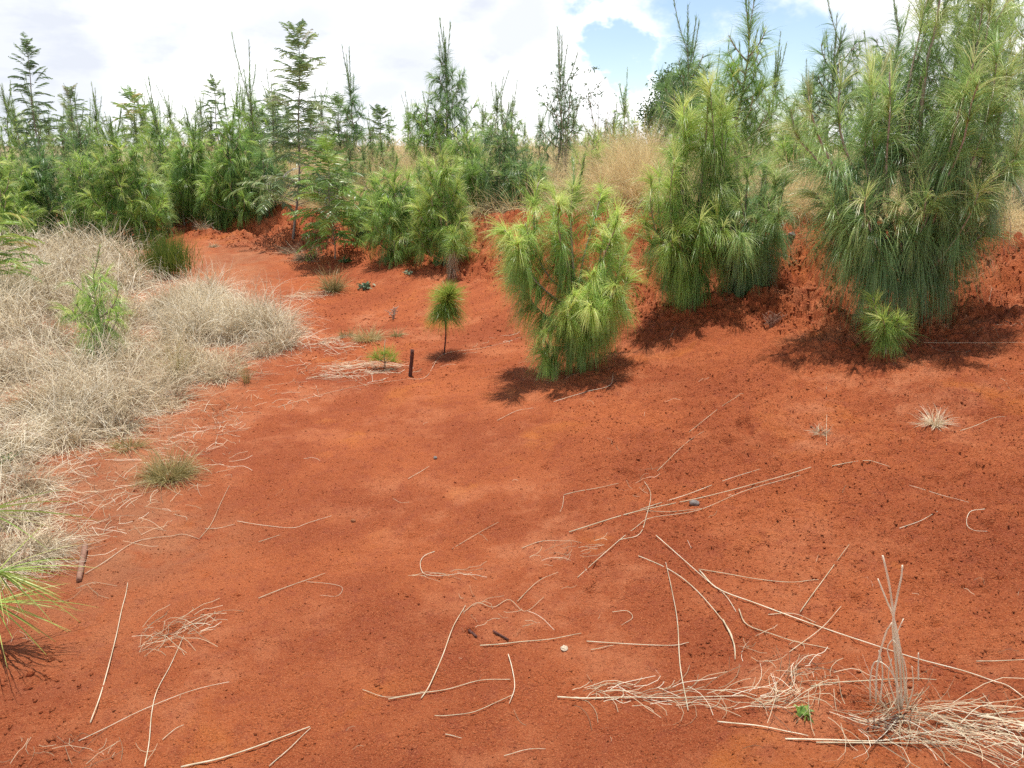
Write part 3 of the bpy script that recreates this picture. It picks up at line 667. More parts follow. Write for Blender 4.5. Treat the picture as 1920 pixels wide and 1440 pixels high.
hero(5, 10.8, 220, .6, 'pale green pine cut by the left edge of the picture', 47, nb=26, candles=4, ctip=.35, low=.05, dens=460, NL=.28, NW=.0045, droop=1.0, tone0=.5, tone1=.95)
hero(310, 13.6, 160, .5, 'pine with thin grey tips above the tan grass notch on the left', 48, nb=22, candles=6, ctip=.5, low=.05, dens=400, NL=.3, NW=.0048, droop=1.1, tone0=.4, tone1=.8)
hero(590, 12.6, 330, .3, 'low pine behind the trunk of the ferny tree', 49, nb=14, mat=M_needle_blue, candles=2, ctip=.2, low=.02, dens=420, NL=.28, NW=.0045, droop=1.4, tone0=.2, tone1=.6)
hero(680, 10.6, 380, .28, 'small pine at the bank foot between the ferny sapling and the mop shaped clump', 50, nb=12, mat=M_needle_blue, candles=1, ctip=.2, low=.02, dens=480, NL=.26, NW=.004, droop=1.5, tone0=.3, tone1=.7)
hero(195, 5.9, 470, .34, 'young pine with upright leader growing out of the dry grass at left', 51, nb=13, mat=M_needle, candles=2, ctip=.35, low=.1, dens=420, NL=.27, NW=.003, droop=1.3, tone0=.45, tone1=.85, name='young_pine', cat='young pine')

# saplings
b = hit(832, 665)
sp_ = shoots_px(b, b[1], [(0, .0055, .42, 'main', [(832, 668), (836, 625), (833, 590), (840, 560), (843, 550)])])
rg = np.random.default_rng(5); r_ = empty('pine_sapling', b, 'tiny bright green round headed pine on a bare stem right of the charred stake', 'pine sapling')
g = Geo(); wd = Geo(); pts = smooth_line(sp_[0][0], 20); wd.tube(pts, .0065, .003)
for (t0, t1, n, ln, dr, tn, an) in [(.46, .68, 620, .24, 1.7, .35, 72), (.5, .75, 300, .2, 1.2, .5, 75), (.62, .95, 560, .18, .25, .85, 66), (.85, 1, 200, .13, .05, .75, 35)]:
    t = rg.uniform(t0, t1, n); P = np.stack([np.interp(t, np.linspace(0, 1, 20), pts[:, c]) for c in range(3)], -1)
    az = rg.uniform(0, 6.28, n); e = np.radians(90 - an + rg.normal(size=n) * 14)
    D = np.stack([np.cos(e) * np.cos(az), np.cos(e) * np.sin(az), np.sin(e)], -1)
    g.ribbons(P, D, ln * rg.uniform(.7, 1.1, n), .0032, dr, np.clip(tn + rg.normal(size=n) * .15, 0, 1), rg, 4, .1)
wd.build('trunk', M_char, r_, True); g.build('crown', M_sap, r_)
b = hit(722, 690)
r_ = empty('pine_sapling', b, 'pale yellow green pine seedling low on the ground left of the charred stake', 'pine sapling')
g = Geo(); wd = Geo(); wd.tube([b * 0 + [0, 0, -.02], [0, 0, .1], [.01, 0, .22]], .005, .002)
for k in range(5):
    e = [0, 0, .05 + .03 * k]; n = 70; az = rg.uniform(0, 6.28, n); el = np.radians(rg.uniform(10, 75, n))
    c = np.array([rg.uniform(-.07, .09), rg.uniform(-.05, .05), rg.uniform(.05, .17)]); wd.tube([[0, 0, .04], c * .6 + [0, 0, .02], c], .003, .0015)
    g.ribbons(np.tile(c, (n, 1)), np.stack([np.cos(el) * np.cos(az), np.cos(el) * np.sin(az), np.sin(el)], -1), rg.uniform(.07, .13, n), .0026, .5, np.clip(rg.normal(.85, .15, n), 0, 1), rg, 3, .1)
wd.build('trunk', M_twig, r_, True); g.build('crown', M_sap, r_)
b = hit(848, 518)
r_ = empty('pine_sapling', b, 'small pine sapling with a dead hanging lower half on the bank left of the mound', 'pine sapling')
g = Geo(); gd = Geo(); wd = Geo(); H_ = .42; wd.tube([[0, 0, -.03], [0, 0, .2], [.03, 0, H_]], .008, .003)
n = 500; t = rg.uniform(.55, 1, n); az = rg.uniform(0, 6.28, n); el = np.radians(rg.normal(35, 20, n))
g.ribbons(np.stack([.03 * t, 0 * t, H_ * t], -1), np.stack([np.cos(el) * np.cos(az), np.cos(el) * np.sin(az), np.sin(el)], -1), .15, .003, .9, np.clip(rg.normal(.6, .2, n), 0, 1), rg, 3, .1)
n = 420; t = rg.uniform(.1, .7, n); az = rg.uniform(0, 6.28, n); el = np.radians(rg.normal(10, 25, n))
gd.ribbons(np.stack([.02 * t, 0 * t, H_ * t], -1), np.stack([np.cos(el) * np.cos(az), np.cos(el) * np.sin(az), np.sin(el)], -1), .16, .004, 3.2, np.clip(rg.normal(.45, .2, n), 0, 1), rg, 4, .3)
wd.build('trunk', M_twig, r_, True); g.build('crown', M_needle, r_); gd.build('dead_needles', M_straw, r_)

# bent branch of an unseen pine entering at the left edge, near the camera
b = hit(-75, 1190)
fs = shoots_px(b, b[1], [(0, .012, .9, 'main', [(-75, 1195), (-72, 1130), (-60, 1080), (-40, 1070)])])
r_ = empty('young_pine', b, 'near pine at the left edge whose long green needles reach into the picture', 'young pine')
g = Geo(); wd = Geo(); wd.tube(smooth_line(fs[0][0], 12), .012, .006)
for (cx, cy, n, sp1) in [(-6, 1072, 34, .9), (-14, 1130, 20, .8), (-30, 960, 12, .9)]:
    c = unp(cx, cy, b[1]) - b; wd.tube(smooth_line([fs[0][0][1], (fs[0][0][1] + c) / 2 + [0, .02, .01], c], 8), .007, .004)
    az = rg.normal(-.1, .6 * sp1, n); el = rg.normal(.0, .35 * sp1, n)
    D = np.stack([np.cos(el) * np.cos(az), np.cos(el) * np.sin(az), np.sin(el)], -1)
    g.ribbons(np.tile(c, (n, 1)) - D * rg.uniform(-.02, .06, n)[:, None], D, rg.uniform(.22, .36, n), .0046, .4, np.clip(rg.normal(.75, .15, n), 0, 1), rg, 6, .06)
wd.build('trunk', M_bark, r_, True); g.build('crown', M_needle, r_)

# background pines: a few kinds, copied
protos = []
for k in range(5):
    rng = np.random.default_rng(900 + k); H = 1.7
    S = pine_shoots(rng, H, .55 + .08 * (k % 3), 16, (0, 0), .03, 8 + k % 3, .5, 1)
    protos.append(make_pine((0, 0, -50), S, 'x', None, [M_needle_far, M_needle_far, M_needle_far, M_needle, M_needle_far][k], seed=60 + k, dens=290, NL=.33, NW=.0065, droop=1.2, tone0=.35 + .05 * k, tone1=.9, bark=M_twig))
used = [False] * 5
def far_pine(px, Y, top, k, label, group):
    p = at(px, Y); H = unp(px, top, Y)[2] - p[2]
    o = protos[k] if not used[k] else copy_tree(protos[k])
    used[k] = True
    o.location = tuple(p); s_ = H / (1.7 * 1.48); o.scale = (s_ ** .7, s_ ** .7, s_); o.rotation_euler = (0, 0, (px * 7.7 + Y) % 6.28)
    tag(o, label, 'pine tree', group)
rng = np.random.default_rng(4)
OR = 'first second third fourth fifth sixth seventh eighth ninth tenth eleventh twelfth thirteenth fourteenth fifteenth sixteenth seventeenth eighteenth nineteenth twentieth twenty-first twenty-second twenty-third twenty-fourth twenty-fifth twenty-sixth twenty-seventh twenty-eighth'.split()
for i, px in enumerate(range(-160, 560, 26)):
    far_pine(px + rng.uniform(-9, 9), rng.uniform(15, 19), rng.uniform(120, 205), i % 5, OR[i] + ' from the left of the grey tipped background pines left of the ferny tree', 'background pines left of the ferny tree')
for i, px in enumerate(range(-100, 560, 48)):
    far_pine(px + rng.uniform(-9, 9), rng.uniform(22, 27), rng.uniform(165, 225), (i + 2) % 5, OR[i] + ' from the left of the low far pines on the left horizon', 'far pines on the left horizon')
for i, (px, tp) in enumerate([(585, 165), (612, 150), (640, 190), (700, 205), (725, 200), (770, 170), (905, 175), (930, 130), (960, 150), (985, 215), (1010, 190), (1075, 180), (1105, 230), (1135, 215), (1168, 130), (1190, 215), (1215, 190)]):
    far_pine(px, rng.uniform(13.5, 18), tp, (i * 2) % 5, OR[i] + ' from the left of the background pines above the tan middle grass', 'background pines of the middle')
for i, (px, tp) in enumerate(sorted([(1330, 90), (1440, 60), (1500, 110), (1590, 100), (1620, 60), (1700, 90), (1790, 60), (1850, 20), (1930, 60), (1990, 40), (1235, 170), (1360, 150), (1470, 180)])):
    far_pine(px, rng.uniform(10.5, 14), tp, (i * 2 + 1) % 5, OR[i] + ' from the left of the background pines behind the right hand pines', 'background pines of the right')

for nm, grp, rows in [('low front pines above the left bank', 'front row of low pines on the left', [(px, 12.6 + (px * 7 % 13) / 10, 255 + (px * 11 % 37)) for px in range(-300, 560, 40)]),
                      ('low young pines in the tan middle grass', 'low pines in the middle terrace grass', [(px, 11.6 + (px * 7 % 23) / 10, 228 + (px * 11 % 60)) for px in range(655, 1010, 30)]),
                      ('leafy filler pines behind the right hand pines', 'gap filling pines on the right', [(px, 9.4 + (px * 7 % 17) / 10, 150 + (px * 11 % 90)) for px in range(1350, 2400, 62)])]:
    for i, (px, Y, tp) in enumerate(rows):
        far_pine(px + rng.uniform(-7, 7), Y, tp, (i * 2 + (1 if i % 3 == 0 else 0)) % 5, OR[i] + ' from the left of the ' + nm, grp)

# ------------------------------------------------------------------ feathery silky-oak like trees
def frond(g, p, az, el, L, rng, tone, pairs=10, lw=.011, ll=.38, droop=.9):
    k = 12; d = np.array([math.cos(el) * math.cos(az), math.cos(el) * math.sin(az), math.sin(el)]); pts = [p]; ds = [d]
    for i in range(k):
        d = d + np.array([0, 0, -droop / k]); d = d / np.linalg.norm(d); pts.append(pts[-1] + d * L / k); ds.append(d)
    pts = np.array(pts); ds = np.array(ds)
    side = np.cross(d, [0, 0, 1.0]); side = side / max(np.linalg.norm(side), 1e-6)
    t = np.linspace(.15, 1, pairs)
    P = np.stack([np.interp(t, np.linspace(0, 1, k + 1), pts[:, c]) for c in range(3)], -1); T = nrm(np.stack([np.interp(t, np.linspace(0, 1, k + 1), ds[:, c]) for c in range(3)], -1))
    env = np.sin(np.pi * np.clip(t * .85 + .12, 0, 1)) ** .7
    for sg in (-1, 1):
        D = T * .75 + side * sg + rng.normal(size=P.shape) * .08
        g.ribbons(P, D, L * ll * env, lw, .45, np.clip(tone + rng.normal(size=len(P)) * .08, 0, 1), rng, 2, .1, tip=.3)
    g.ribbons(P[:1] * 0 + p, np.array([ds[0]]), L, .004, droop, tone * .6, rng, 6)
def ferny(px, Y, top, label, seed, n=90, LL=.33, mat=None, name='feathery_tree', base_from=.1, spread=.16, lowwide=1.0, gap=None, basepy=None, tone=.5, lw=.011, cat='feathery tree', rad=.018):
    p = at(px, Y) if basepy is None else hit(px, basepy)
    H = unp(px, top, p[1])[2] - p[2]; rng = np.random.default_rng(seed)
    root = empty(name, p, label, cat); wd = Geo(); g = Geo()
    lean = rng.normal(size=2) * .02
    tz = np.linspace(0, 1, 14); main = np.stack([lean[0] * H * tz + .01 * np.sin(tz * 9) * H, lean[1] * H * tz, H * tz * .97 - .04 * (1 - tz)], -1)
    if px == 549: main[:, 0] += (22 / F) * p[1] * ss(0, .5, tz)
    wd.tube(smooth_line(main, 30), rad, .003)
    az = 0
    for i in range(n):
        f = base_from + (1 - base_from) * ((i + .5) / n) ** .9
        if gap and gap[0] < f < gap[1] and rng.random() < .85: continue
        az += 2.4 + rng.normal() * .3
        q = np.array([np.interp(f, tz, main[:, c]) for c in range(3)])
        sp = spread * H * (1.0 - f) ** .9 * rng.uniform(.3, 1.0) * (lowwide if f < .35 else 1)
        e = math.radians(rng.uniform(5, 45) + 40 * max(0, f - .5) / .5)
        end = q + sp * np.array([math.cos(az), math.sin(az), .25])
        if sp > .06: wd.tube([q, (q + end) / 2 + [0, 0, .02 * H * .3], end], .005, .0025)
        L = LL * rng.uniform(.75, 1.15) * (1 - .45 * max(0, f - .75) / .25)
        for r in range(2 if sp > .1 else 1):
            frond(g, end + (q - end) * (.45 * r), az + rng.normal() * .5 + r * 1.2, e, L, rng, float(np.clip(tone + rng.normal() * .2, 0, 1)), 11, lw, .36, rng.uniform(.5, 1.5))
    wd.build('trunk', M_greybark, root, True); g.build('crown', mat or M_fern, root)
    return root
ferny(549, 10.9, 45, 'tall ferny leaved tree with thin grey trunk standing at the bank foot', 201, n=105, LL=.42, gap=(.30, .40), basepy=446, lowwide=2.6, spread=.13, base_from=.15, lw=.017, tone=.6)
ferny(85, 15.0, 72, 'ferny tree with dark tiered top on the far left skyline', 202, n=64, LL=.36, spread=.08, base_from=.3, lw=.018, tone=.2)
ferny(628, 10.3, 268, 'light green ferny sapling right of the tall ferny tree', 203, n=70, lw=.016, LL=.4, mat=M_fernlight, basepy=486, spread=.2, base_from=.15, tone=.45, name='feathery_sapling', cat='feathery sapling', rad=.009)
ferny(150, 16.5, 165, 'smaller ferny tree right of the dark tiered one on the left skyline', 204, n=40, LL=.36, spread=.16, base_from=.3, lw=.018, tone=.55)
ferny(415, 16.5, 150, 'pale ferny tree mixed among the pines left of the tall ferny tree', 205, n=40, LL=.34, spread=.12, base_from=.3, lw=.018, tone=.6)
ferny(520, 14.0, 180, 'arching ferny bush behind the left shoulder of the tall ferny tree', 206, n=50, LL=.4, spread=.26, base_from=.25, lw=.016, tone=.5)
ferny(640, 15.5, 190, 'arching ferny bush behind the right shoulder of the tall ferny tree', 207, n=44, LL=.4, spread=.22, base_from=.25, lw=.016, tone=.6)
ferny(-5, 7.6, 330, 'yellow green ferny sapling cut by the left edge above the dry grass', 208, n=55, LL=.36, mat=M_fernlight, spread=.28, base_from=.2, lw=.014, tone=.6, name='feathery_sapling', cat='feathery sapling', rad=.01)
ferny(265, 17.5, 175, 'yellowish ferny tree top between pines on the left skyline', 209, n=50, LL=.45, mat=M_fernlight, spread=.18, base_from=.4, lw=.018, tone=.6)
ferny(718, 16.5, 205, 'low ferny tree on the skyline left of the tallest skyline pine', 210, n=36, LL=.36, spread=.16, base_from=.4, lw=.018, tone=.5)

# broad-leaved round tree far behind, and a scraggly leafy shrub
def broad(px, Y, top, wid, label, seed, n=5200, ls=.05, mat=None, hollow=.55):
    p = at(px, Y); H = unp(px, top, Y)[2] - p[2]; R = wid / F * Y / 2; rng = np.random.default_rng(seed)
    root = empty('broadleaf_tree', p, label, 'broadleaf tree'); wd = Geo(); g = Geo()
    wd.tube([[0, 0, -.1], [.02, 0, H * .3], [0, 0, H * .6]], .06, .03); cs = []
    for k in range(26):
        a = rng.uniform(0, 6.28); e = rng.uniform(-.3, 1.4); c = np.array([R * .75 * math.cos(a) * math.cos(e), R * .75 * math.sin(a) * math.cos(e), H * .55 + H * .37 * math.sin(e)])
        wd.tube([[0, 0, H * .3], c * .5 + [0, 0, H * .2], c], .018, .005); cs.append(c)
    cs = np.array(cs); i = rng.integers(0, len(cs), n); P = cs[i] + rng.normal(size=(n, 3)) * R * .2
    D = nrm(rng.normal(size=(n, 3)) + [0, 0, .3])
    g.ribbons(P, D, ls * rng.uniform(.7, 1.3, n), ls * .55, .5, rng.uniform(0, 1, n), rng, 2, .1, tip=.3)
    wd.build('trunk', M_bark, root, True); g.build('crown', mat or M_broad, root)
broad(1262, 14.5, 138, 115, 'round dark broadleaf tree below the clouds left of the overhanging pair', 301)
def scraggly(px, Y, top, label, seed, basepy=None, wid=.3, stems=7, leaves=260, ls=.03, mat=None, name='leafy_shrub', barkm=None):
    p = at(px, Y) if basepy is None else hit(px, basepy); H = unp(px, top, p[1])[2] - p[2]; rng = np.random.default_rng(seed)
    root = empty(name, p, label, 'shrub'); wd = Geo(); g = Geo(); E = []
    for k in range(stems):
        a = rng.uniform(0, 6.28); s_ = rng.uniform(.2, 1) * wid; h = H * rng.uniform(.6, 1)
        pts = smooth_line([[0, 0, -.02], [s_ * .3 * math.cos(a), s_ * .3 * math.sin(a), h * .5], [s_ * math.cos(a) + rng.normal() * .03, s_ * math.sin(a), h]], 10)
        wd.tube(pts, .006, .002); E.append(pts)
        for j in range(2):
            q = pts[rng.integers(4, 9)]; e = q + rng.normal(size=3) * [.12, .12, .06] * H + [0, 0, .12 * H]; l = smooth_line([q, (q + e) / 2 + rng.normal(size=3) * .02, e], 6); wd.tube(l, .003, .0012); E.append(l)
    if leaves:
        E = np.concatenate(E); E = E[E[:, 2] > .25 * H]; i = rng.integers(0, len(E), leaves); P = E[i] + rng.normal(size=(leaves, 3)) * .012
        g.ribbons(P, rng.normal(size=(leaves, 3)), ls * rng.uniform(.6, 1.3, leaves), ls * .4, .6, rng.uniform(0, 1, leaves), rng, 2, .1, tip=.3)
    wd.build('stem', barkm or M_twig, root, True)
    if leaves: g.build('foliage', mat or M_broad, root)
scraggly(1122, 10.6, 150, 'scraggly small leaved shrub between the sparse pine and the blue patch', 311, wid=.5, stems=8, leaves=420)
scraggly(1060, 11.2, 110, 'leafy climber like shrub in the sparse pine behind the middle pine', 312, wid=.35, stems=7, leaves=600, ls=.04)

# olive green reed-like bush at the head of the dry grass
def broom(px, basepy, top, label, seed, n=900, wid=.25, mat=None):
    p = hit(px, basepy); H = unp(px, top, p[1])[2] - p[2]; rng = np.random.default_rng(seed)
    g = Geo(); az = rng.uniform(0, 6.28, n); el = np.radians(rng.normal(74, 11, n))
    P = np.stack([rng.normal(size=n) * wid * .35, rng.normal(size=n) * wid * .3, rng.uniform(0, .35, n) * H], -1)
    g.ribbons(P, np.stack([np.cos(el) * np.cos(az), np.cos(el) * np.sin(az), np.sin(el)], -1), H * rng.uniform(.35, .75, n), .005, .15, np.clip(rng.normal(.4, .2, n), 0, 1), rng, 3, .12)
    root = empty('green_bush', p, label, 'bush'); g.build('foliage', mat or M_bush, root)
    wd = Geo()
    for k in range(6): a = k * 1.05; wd.tube([[0, 0, -.02], [.05 * math.cos(a), .05 * math.sin(a), H * .3], [wid * .5 * math.cos(a), wid * .5 * math.sin(a), H * .6]], .006, .003)
    wd.build('stem', M_twig, root, True)
broom(318, 520, 425, 'upright olive green brushy bush at the top of the dry grass', 320, 1100, .36)

# ------------------------------------------------------------------ dry grass
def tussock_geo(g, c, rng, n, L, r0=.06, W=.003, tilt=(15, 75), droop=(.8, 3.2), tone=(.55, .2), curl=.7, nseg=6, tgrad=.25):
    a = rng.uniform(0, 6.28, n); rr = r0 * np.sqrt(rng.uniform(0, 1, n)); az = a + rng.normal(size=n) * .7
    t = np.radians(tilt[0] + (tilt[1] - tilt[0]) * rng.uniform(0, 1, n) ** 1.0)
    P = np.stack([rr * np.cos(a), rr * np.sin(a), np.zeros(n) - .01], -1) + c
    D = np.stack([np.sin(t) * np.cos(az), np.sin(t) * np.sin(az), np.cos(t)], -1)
    g.ribbons(P, D, L * rng.uniform(.3, 1.15, n), W * rng.uniform(.6, 1.3, n), rng.uniform(*droop, n), np.clip(rng.normal(tone[0] - tgrad * .5, tone[1], n), 0, 1), rng, nseg, curl, floor=c[2] + .004 if c is not None else None, tgrad=tgrad, wig=curl * .45)  # tgrad: browner blade bases, with shade inside the tussock painted in too
def inpoly(px, py, poly):
    ins = np.zeros(np.shape(px), bool); k = len(poly)
    for i in range(k):
        x1, y1 = poly[i]; x2, y2 = poly[(i + 1) % k]
        c = ((y1 > py) != (y2 > py)) & (px < (x2 - x1) * (py - y1) / (y2 - y1 + 1e-9) + x1); ins ^= c
    return ins
def scatter(poly, n, rng, box):
    out = []
    while len(out) < n:
        x = rng.uniform(box[0], box[1], 4000); y = rng.uniform(box[2], box[3], 4000); z = hgt(x, y, False)
        px, py = proj(x, y, z); k = inpoly(px, py, poly)
        out += list(zip(x[k], y[k]))
    out = np.array(out[:n]); return np.column_stack([out, hgt(out[:, 0], out[:, 1])])
rng = np.random.default_rng(71)
g = Geo()
for c in scatter([(-140, 770), (170, 765), (235, 800), (130, 852), (-140, 865)], 16, rng, (-4.5, 0, 3, 6)):
    tussock_geo(g, c, rng, 520, rng.uniform(.34, .5), .1, .0032, (0, 65), (1.0, 4.4), (rng.uniform(.5, .9), .22), .9, 7, .6)
polyD = [(-260, 850), (20, 865), (70, 920), (95, 1000), (60, 1060), (-40, 1080), (-260, 1100)]
for c in scatter(polyD, 13, rng, (-5, 0, 2.2, 5)):
    tussock_geo(g, c, rng, 300, rng.uniform(.22, .36), .07, .003, (5, 70), (1.0, 4.2), (rng.uniform(.55, .85), .2), .8, 7, .5)
polyA = [(-260, 430), (0, 430), (120, 425), (240, 460), (262, 520), (235, 600), (250, 680), (300, 740), (225, 800), (130, 845), (0, 850), (-300, 870)]
for c in scatter(polyA, 250, rng, (-9, 0, 3.4, 12)):
    d_ = np.hypot(c[0], c[1]); n = int(400 * np.clip(5.2 / d_, .5, 1.2))
    tussock_geo(g, c, rng, n, rng.uniform(.36, .66), .12, .0038 * max(1, d_ / 5.5), (0, 55), (.8, 4.2), (rng.uniform(.45, .85), .22), .85, 7, .55)
polyB = [(300, 545), (400, 545), (440, 575), (520, 610), (540, 655), (430, 660), (380, 640), (330, 660), (290, 600)]
for c in scatter(polyB, 44, rng, (-6, 0, 5, 11)):
    tussock_geo(g, c, rng, 330, rng.uniform(.36, .54), .08, .0044, (0, 52), (.6, 3.6), (rng.uniform(.5, .85), .2), .8, 7, .55)
polyC = [(260, 650), (430, 665), (470, 700), (380, 720), (330, 760), (290, 800), (260, 790), (245, 700)]
for c in scatter(polyC, 34, rng, (-5, 0, 4, 9)):
    tussock_geo(g, c, rng, 150, rng.uniform(.22, .38), .07, .004, (5, 75), (.6, 3.0), (rng.uniform(.55, .75), .15), .7)
# tall wispy stalks
for c in scatter(polyA, 60, rng, (-9, 0, 4.5, 12)):
    tussock_geo(g, c, rng, 3, rng.uniform(.6, .9), .03, .0028, (3, 25), (.2, .9), (.8, .1), .25)
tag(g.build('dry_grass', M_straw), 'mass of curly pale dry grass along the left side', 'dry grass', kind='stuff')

# terrace grass
g = Geo(); n = 30000
u = rng.uniform(-.62, .62, n); off = rng.uniform(0, 1, n) ** 1.5 * 6.5
Yl = np.interp(u, CU, [c[3][0] for c in COLS]); y = Yl + .12 + off; x = u * y
gap = (u > -.45)
x, y = x[gap], y[gap]; n = len(x)
z = hgt(x, y, False); dens = noise2(x * 1.2, y * 1.2, 91); L = .34 + .22 * dens + rng.uniform(-.1, .16, n); L = np.where(rng.uniform(0, 1, n) < .05, L * 1.7, L)
az = rng.uniform(0, 6.28, n); t = np.radians(rng.uniform(0, 60, n))
g.ribbons(np.stack([x, y, z - .01], -1), np.stack([np.sin(t) * np.cos(az), np.sin(t) * np.sin(az), np.cos(t)], -1), L, .005, rng.uniform(.3, 2.6, n), np.clip(rng.normal(.62, .2, n), 0, 1), rng, 5, .6, tgrad=.15)
# long slanting stalks on the terrace right of the middle pine, thicker grass on the visible brinks
for (pa, pb, ya, yb, nn, LL_, tl) in [(1105, 1240, .1, 2.6, 7000, .75, 35), (1470, 1545, .05, 1.6, 2200, .5, 50), (575, 800, .2, 3.6, 7000, .6, 45), (296, 332, .0, 1.2, 1500, .55, 60), (1160, 1230, .3, 1.8, 700, 1.0, 30), (1880, 2000, 0, 1, 900, .4, 60)]:
    px = rng.uniform(pa, pb, nn); uu = (px - 960) / F / 1.03; y = np.interp(uu, CU, [c[3][0] for c in COLS]) + rng.uniform(ya, yb, nn); x = uu * y
    az = rng.uniform(0, 6.28, nn); t = np.radians(rng.uniform(0, tl, nn))
    g.ribbons(np.stack([x, y, hgt(x, y, False) - .01], -1), np.stack([np.sin(t) * np.cos(az), np.sin(t) * np.sin(az), np.cos(t)], -1), LL_ * rng.uniform(.5, 1.1, nn), .0036, rng.uniform(.2, 2.2, nn), np.clip(rng.normal(.62, .15, nn), 0, 1), rng, 5, .5, tgrad=.15)
n = 9000; x = rng.uniform(-9, 7, n); y = rng.uniform(13.5, 24, n); az = rng.uniform(0, 6.28, n); t = np.radians(rng.uniform(0, 55, n))
g.ribbons(np.stack([x, y, hgt(x, y, False) - .01], -1), np.stack([np.sin(t) * np.cos(az), np.sin(t) * np.sin(az), np.cos(t)], -1), rng.uniform(.3, .75, n), .011, rng.uniform(.3, 2.2, n), np.clip(rng.normal(.6, .2, n), 0, 1), rng, 4, .6, tgrad=.15)
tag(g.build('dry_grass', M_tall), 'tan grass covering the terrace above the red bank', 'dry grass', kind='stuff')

# single tussocks that can be told apart
def tussock(px, py, n, L, label, seed, mat=None, r0=.06, W=.0028, name='grass_tussock', **kw):
    p = hit(px, py); rng = np.random.default_rng(seed); g = Geo(); tussock_geo(g, np.zeros(3), rng, n, L, r0, W, **kw)
    o = g.build(name, mat or M_straw); o.location = tuple(p); return tag(o, label, 'grass tussock')
T1 = dict(tilt=(5, 85), droop=(.2, 1.3), curl=.25, tgrad=.35)
tussock(318, 893, 900, .19, 'spiky olive and straw cushion of grass on bare soil at lower left', 401, M_olive, .075, .0024, tone=(.55, .15), **T1)
tussock(690, 636, 420, .17, 'low rounded yellowish tussock on the flat in front of the bank', 402, M_olive, .08, .003, tone=(.75, .12), **T1)
tussock(745, 630, 130, .12, 'small yellowish tuft right of the low rounded tussock', 403, M_olive, .03, .003, tone=(.65, .12), **T1)
tussock(650, 630, 140, .1, 'greenish tuft touching the left of the low rounded tussock', 404, M_olive, .05, .003, tone=(.45, .12), **T1)
tussock(625, 546, 420, .34, 'upright grey olive tussock beside the pale strip of straw', 405, M_olive, .06, .0036, tone=(.5, .2), tilt=(2, 50), droop=(.3, 1.8), curl=.4)
tussock(578, 486, 520, .36, 'dark brown grey tussock right of the tall ferny trunk', 406, M_straw, .1, .004, tone=(.3, .15), tilt=(5, 75), droop=(.6, 2.8), curl=.7)
tussock(540, 474, 160, .22, 'small brown tuft left of the dark tussock by the ferny trunk', 407, M_straw, .05, .004, tone=(.3, .15), tilt=(5, 75), droop=(.6, 2.8), curl=.7)
tussock(380, 430, 90, .26, 'thin pale tuft under the skirted pines at the left end of the bank', 408, M_straw, .04, .004, tone=(.6, .15), tilt=(2, 60), droop=(.3, 2.0), curl=.5)
tussock(400, 463, 130, .1, 'little round straw tuft on the open soil below the skirted pines', 409, M_straw, .04, .004, tone=(.55, .15), **T1)
tussock(484, 583, 170, .13, 'olive tuft at the back edge of the pale grass clumps', 410, M_olive, .05, .003, tone=(.6, .12), **T1)
tussock(500, 662, 420, .34, 'rightmost rounded tussock of the pale dry clumps', 411, M_straw, .08, .003, tone=(.62, .18), tilt=(3, 60), droop=(.5, 2.6), curl=.6)
tussock(335, 705, 150, .3, 'upright tan tuft on the right of the left grass mass', 412, M_olive, .03, .003, tone=(.7, .12), tilt=(2, 35), droop=(.2, 1.2), curl=.3)
tussock(462, 718, 50, .24, 'thin leaning brown tuft at the front of the pale clumps', 413, M_olive, .015, .003, tone=(.6, .12), tilt=(2, 25), droop=(.2, .9), curl=.2)
tussock(420, 712, 120, .24, 'sparse wispy tuft left of the thin leaning brown one', 414, M_straw, .06, .003, tone=(.6, .12), tilt=(2, 70), droop=(.4, 2.4), curl=.5)
tussock(240, 840, 200, .16, 'small olive tuft between the grass mass and the spiky cushion', 415, M_olive, .06, .0026, tone=(.6, .15), **T1)
tussock(45, 1040, 1100, .30, 'curly silver straw tussock at the left edge behind the near green needles', 416, M_straw, .11, .0026, tone=(.66, .2), tilt=(5, 80), droop=(1.5, 4.2), curl=1.1)
tussock(1752, 800, 150, .13, 'small pale splayed tuft alone on the right slope', 417, M_straw, .02, .0034, tone=(.75, .12), tilt=(10, 88), droop=(.0, 1.2), curl=.3)
tussock(1538, 812, 60, .07, 'tiny straw tuft left of an upright straw on the right slope', 418, M_straw, .03, .0026, tone=(.6, .12), tilt=(10, 88), droop=(.0, 1.2), curl=.5)
tussock(25, 880, 200, .2, 'straw tuft at the left edge under the grass mass', 419, M_straw, .08, .0026, tone=(.5, .15), tilt=(10, 85), droop=(.6, 2.6), curl=.7)

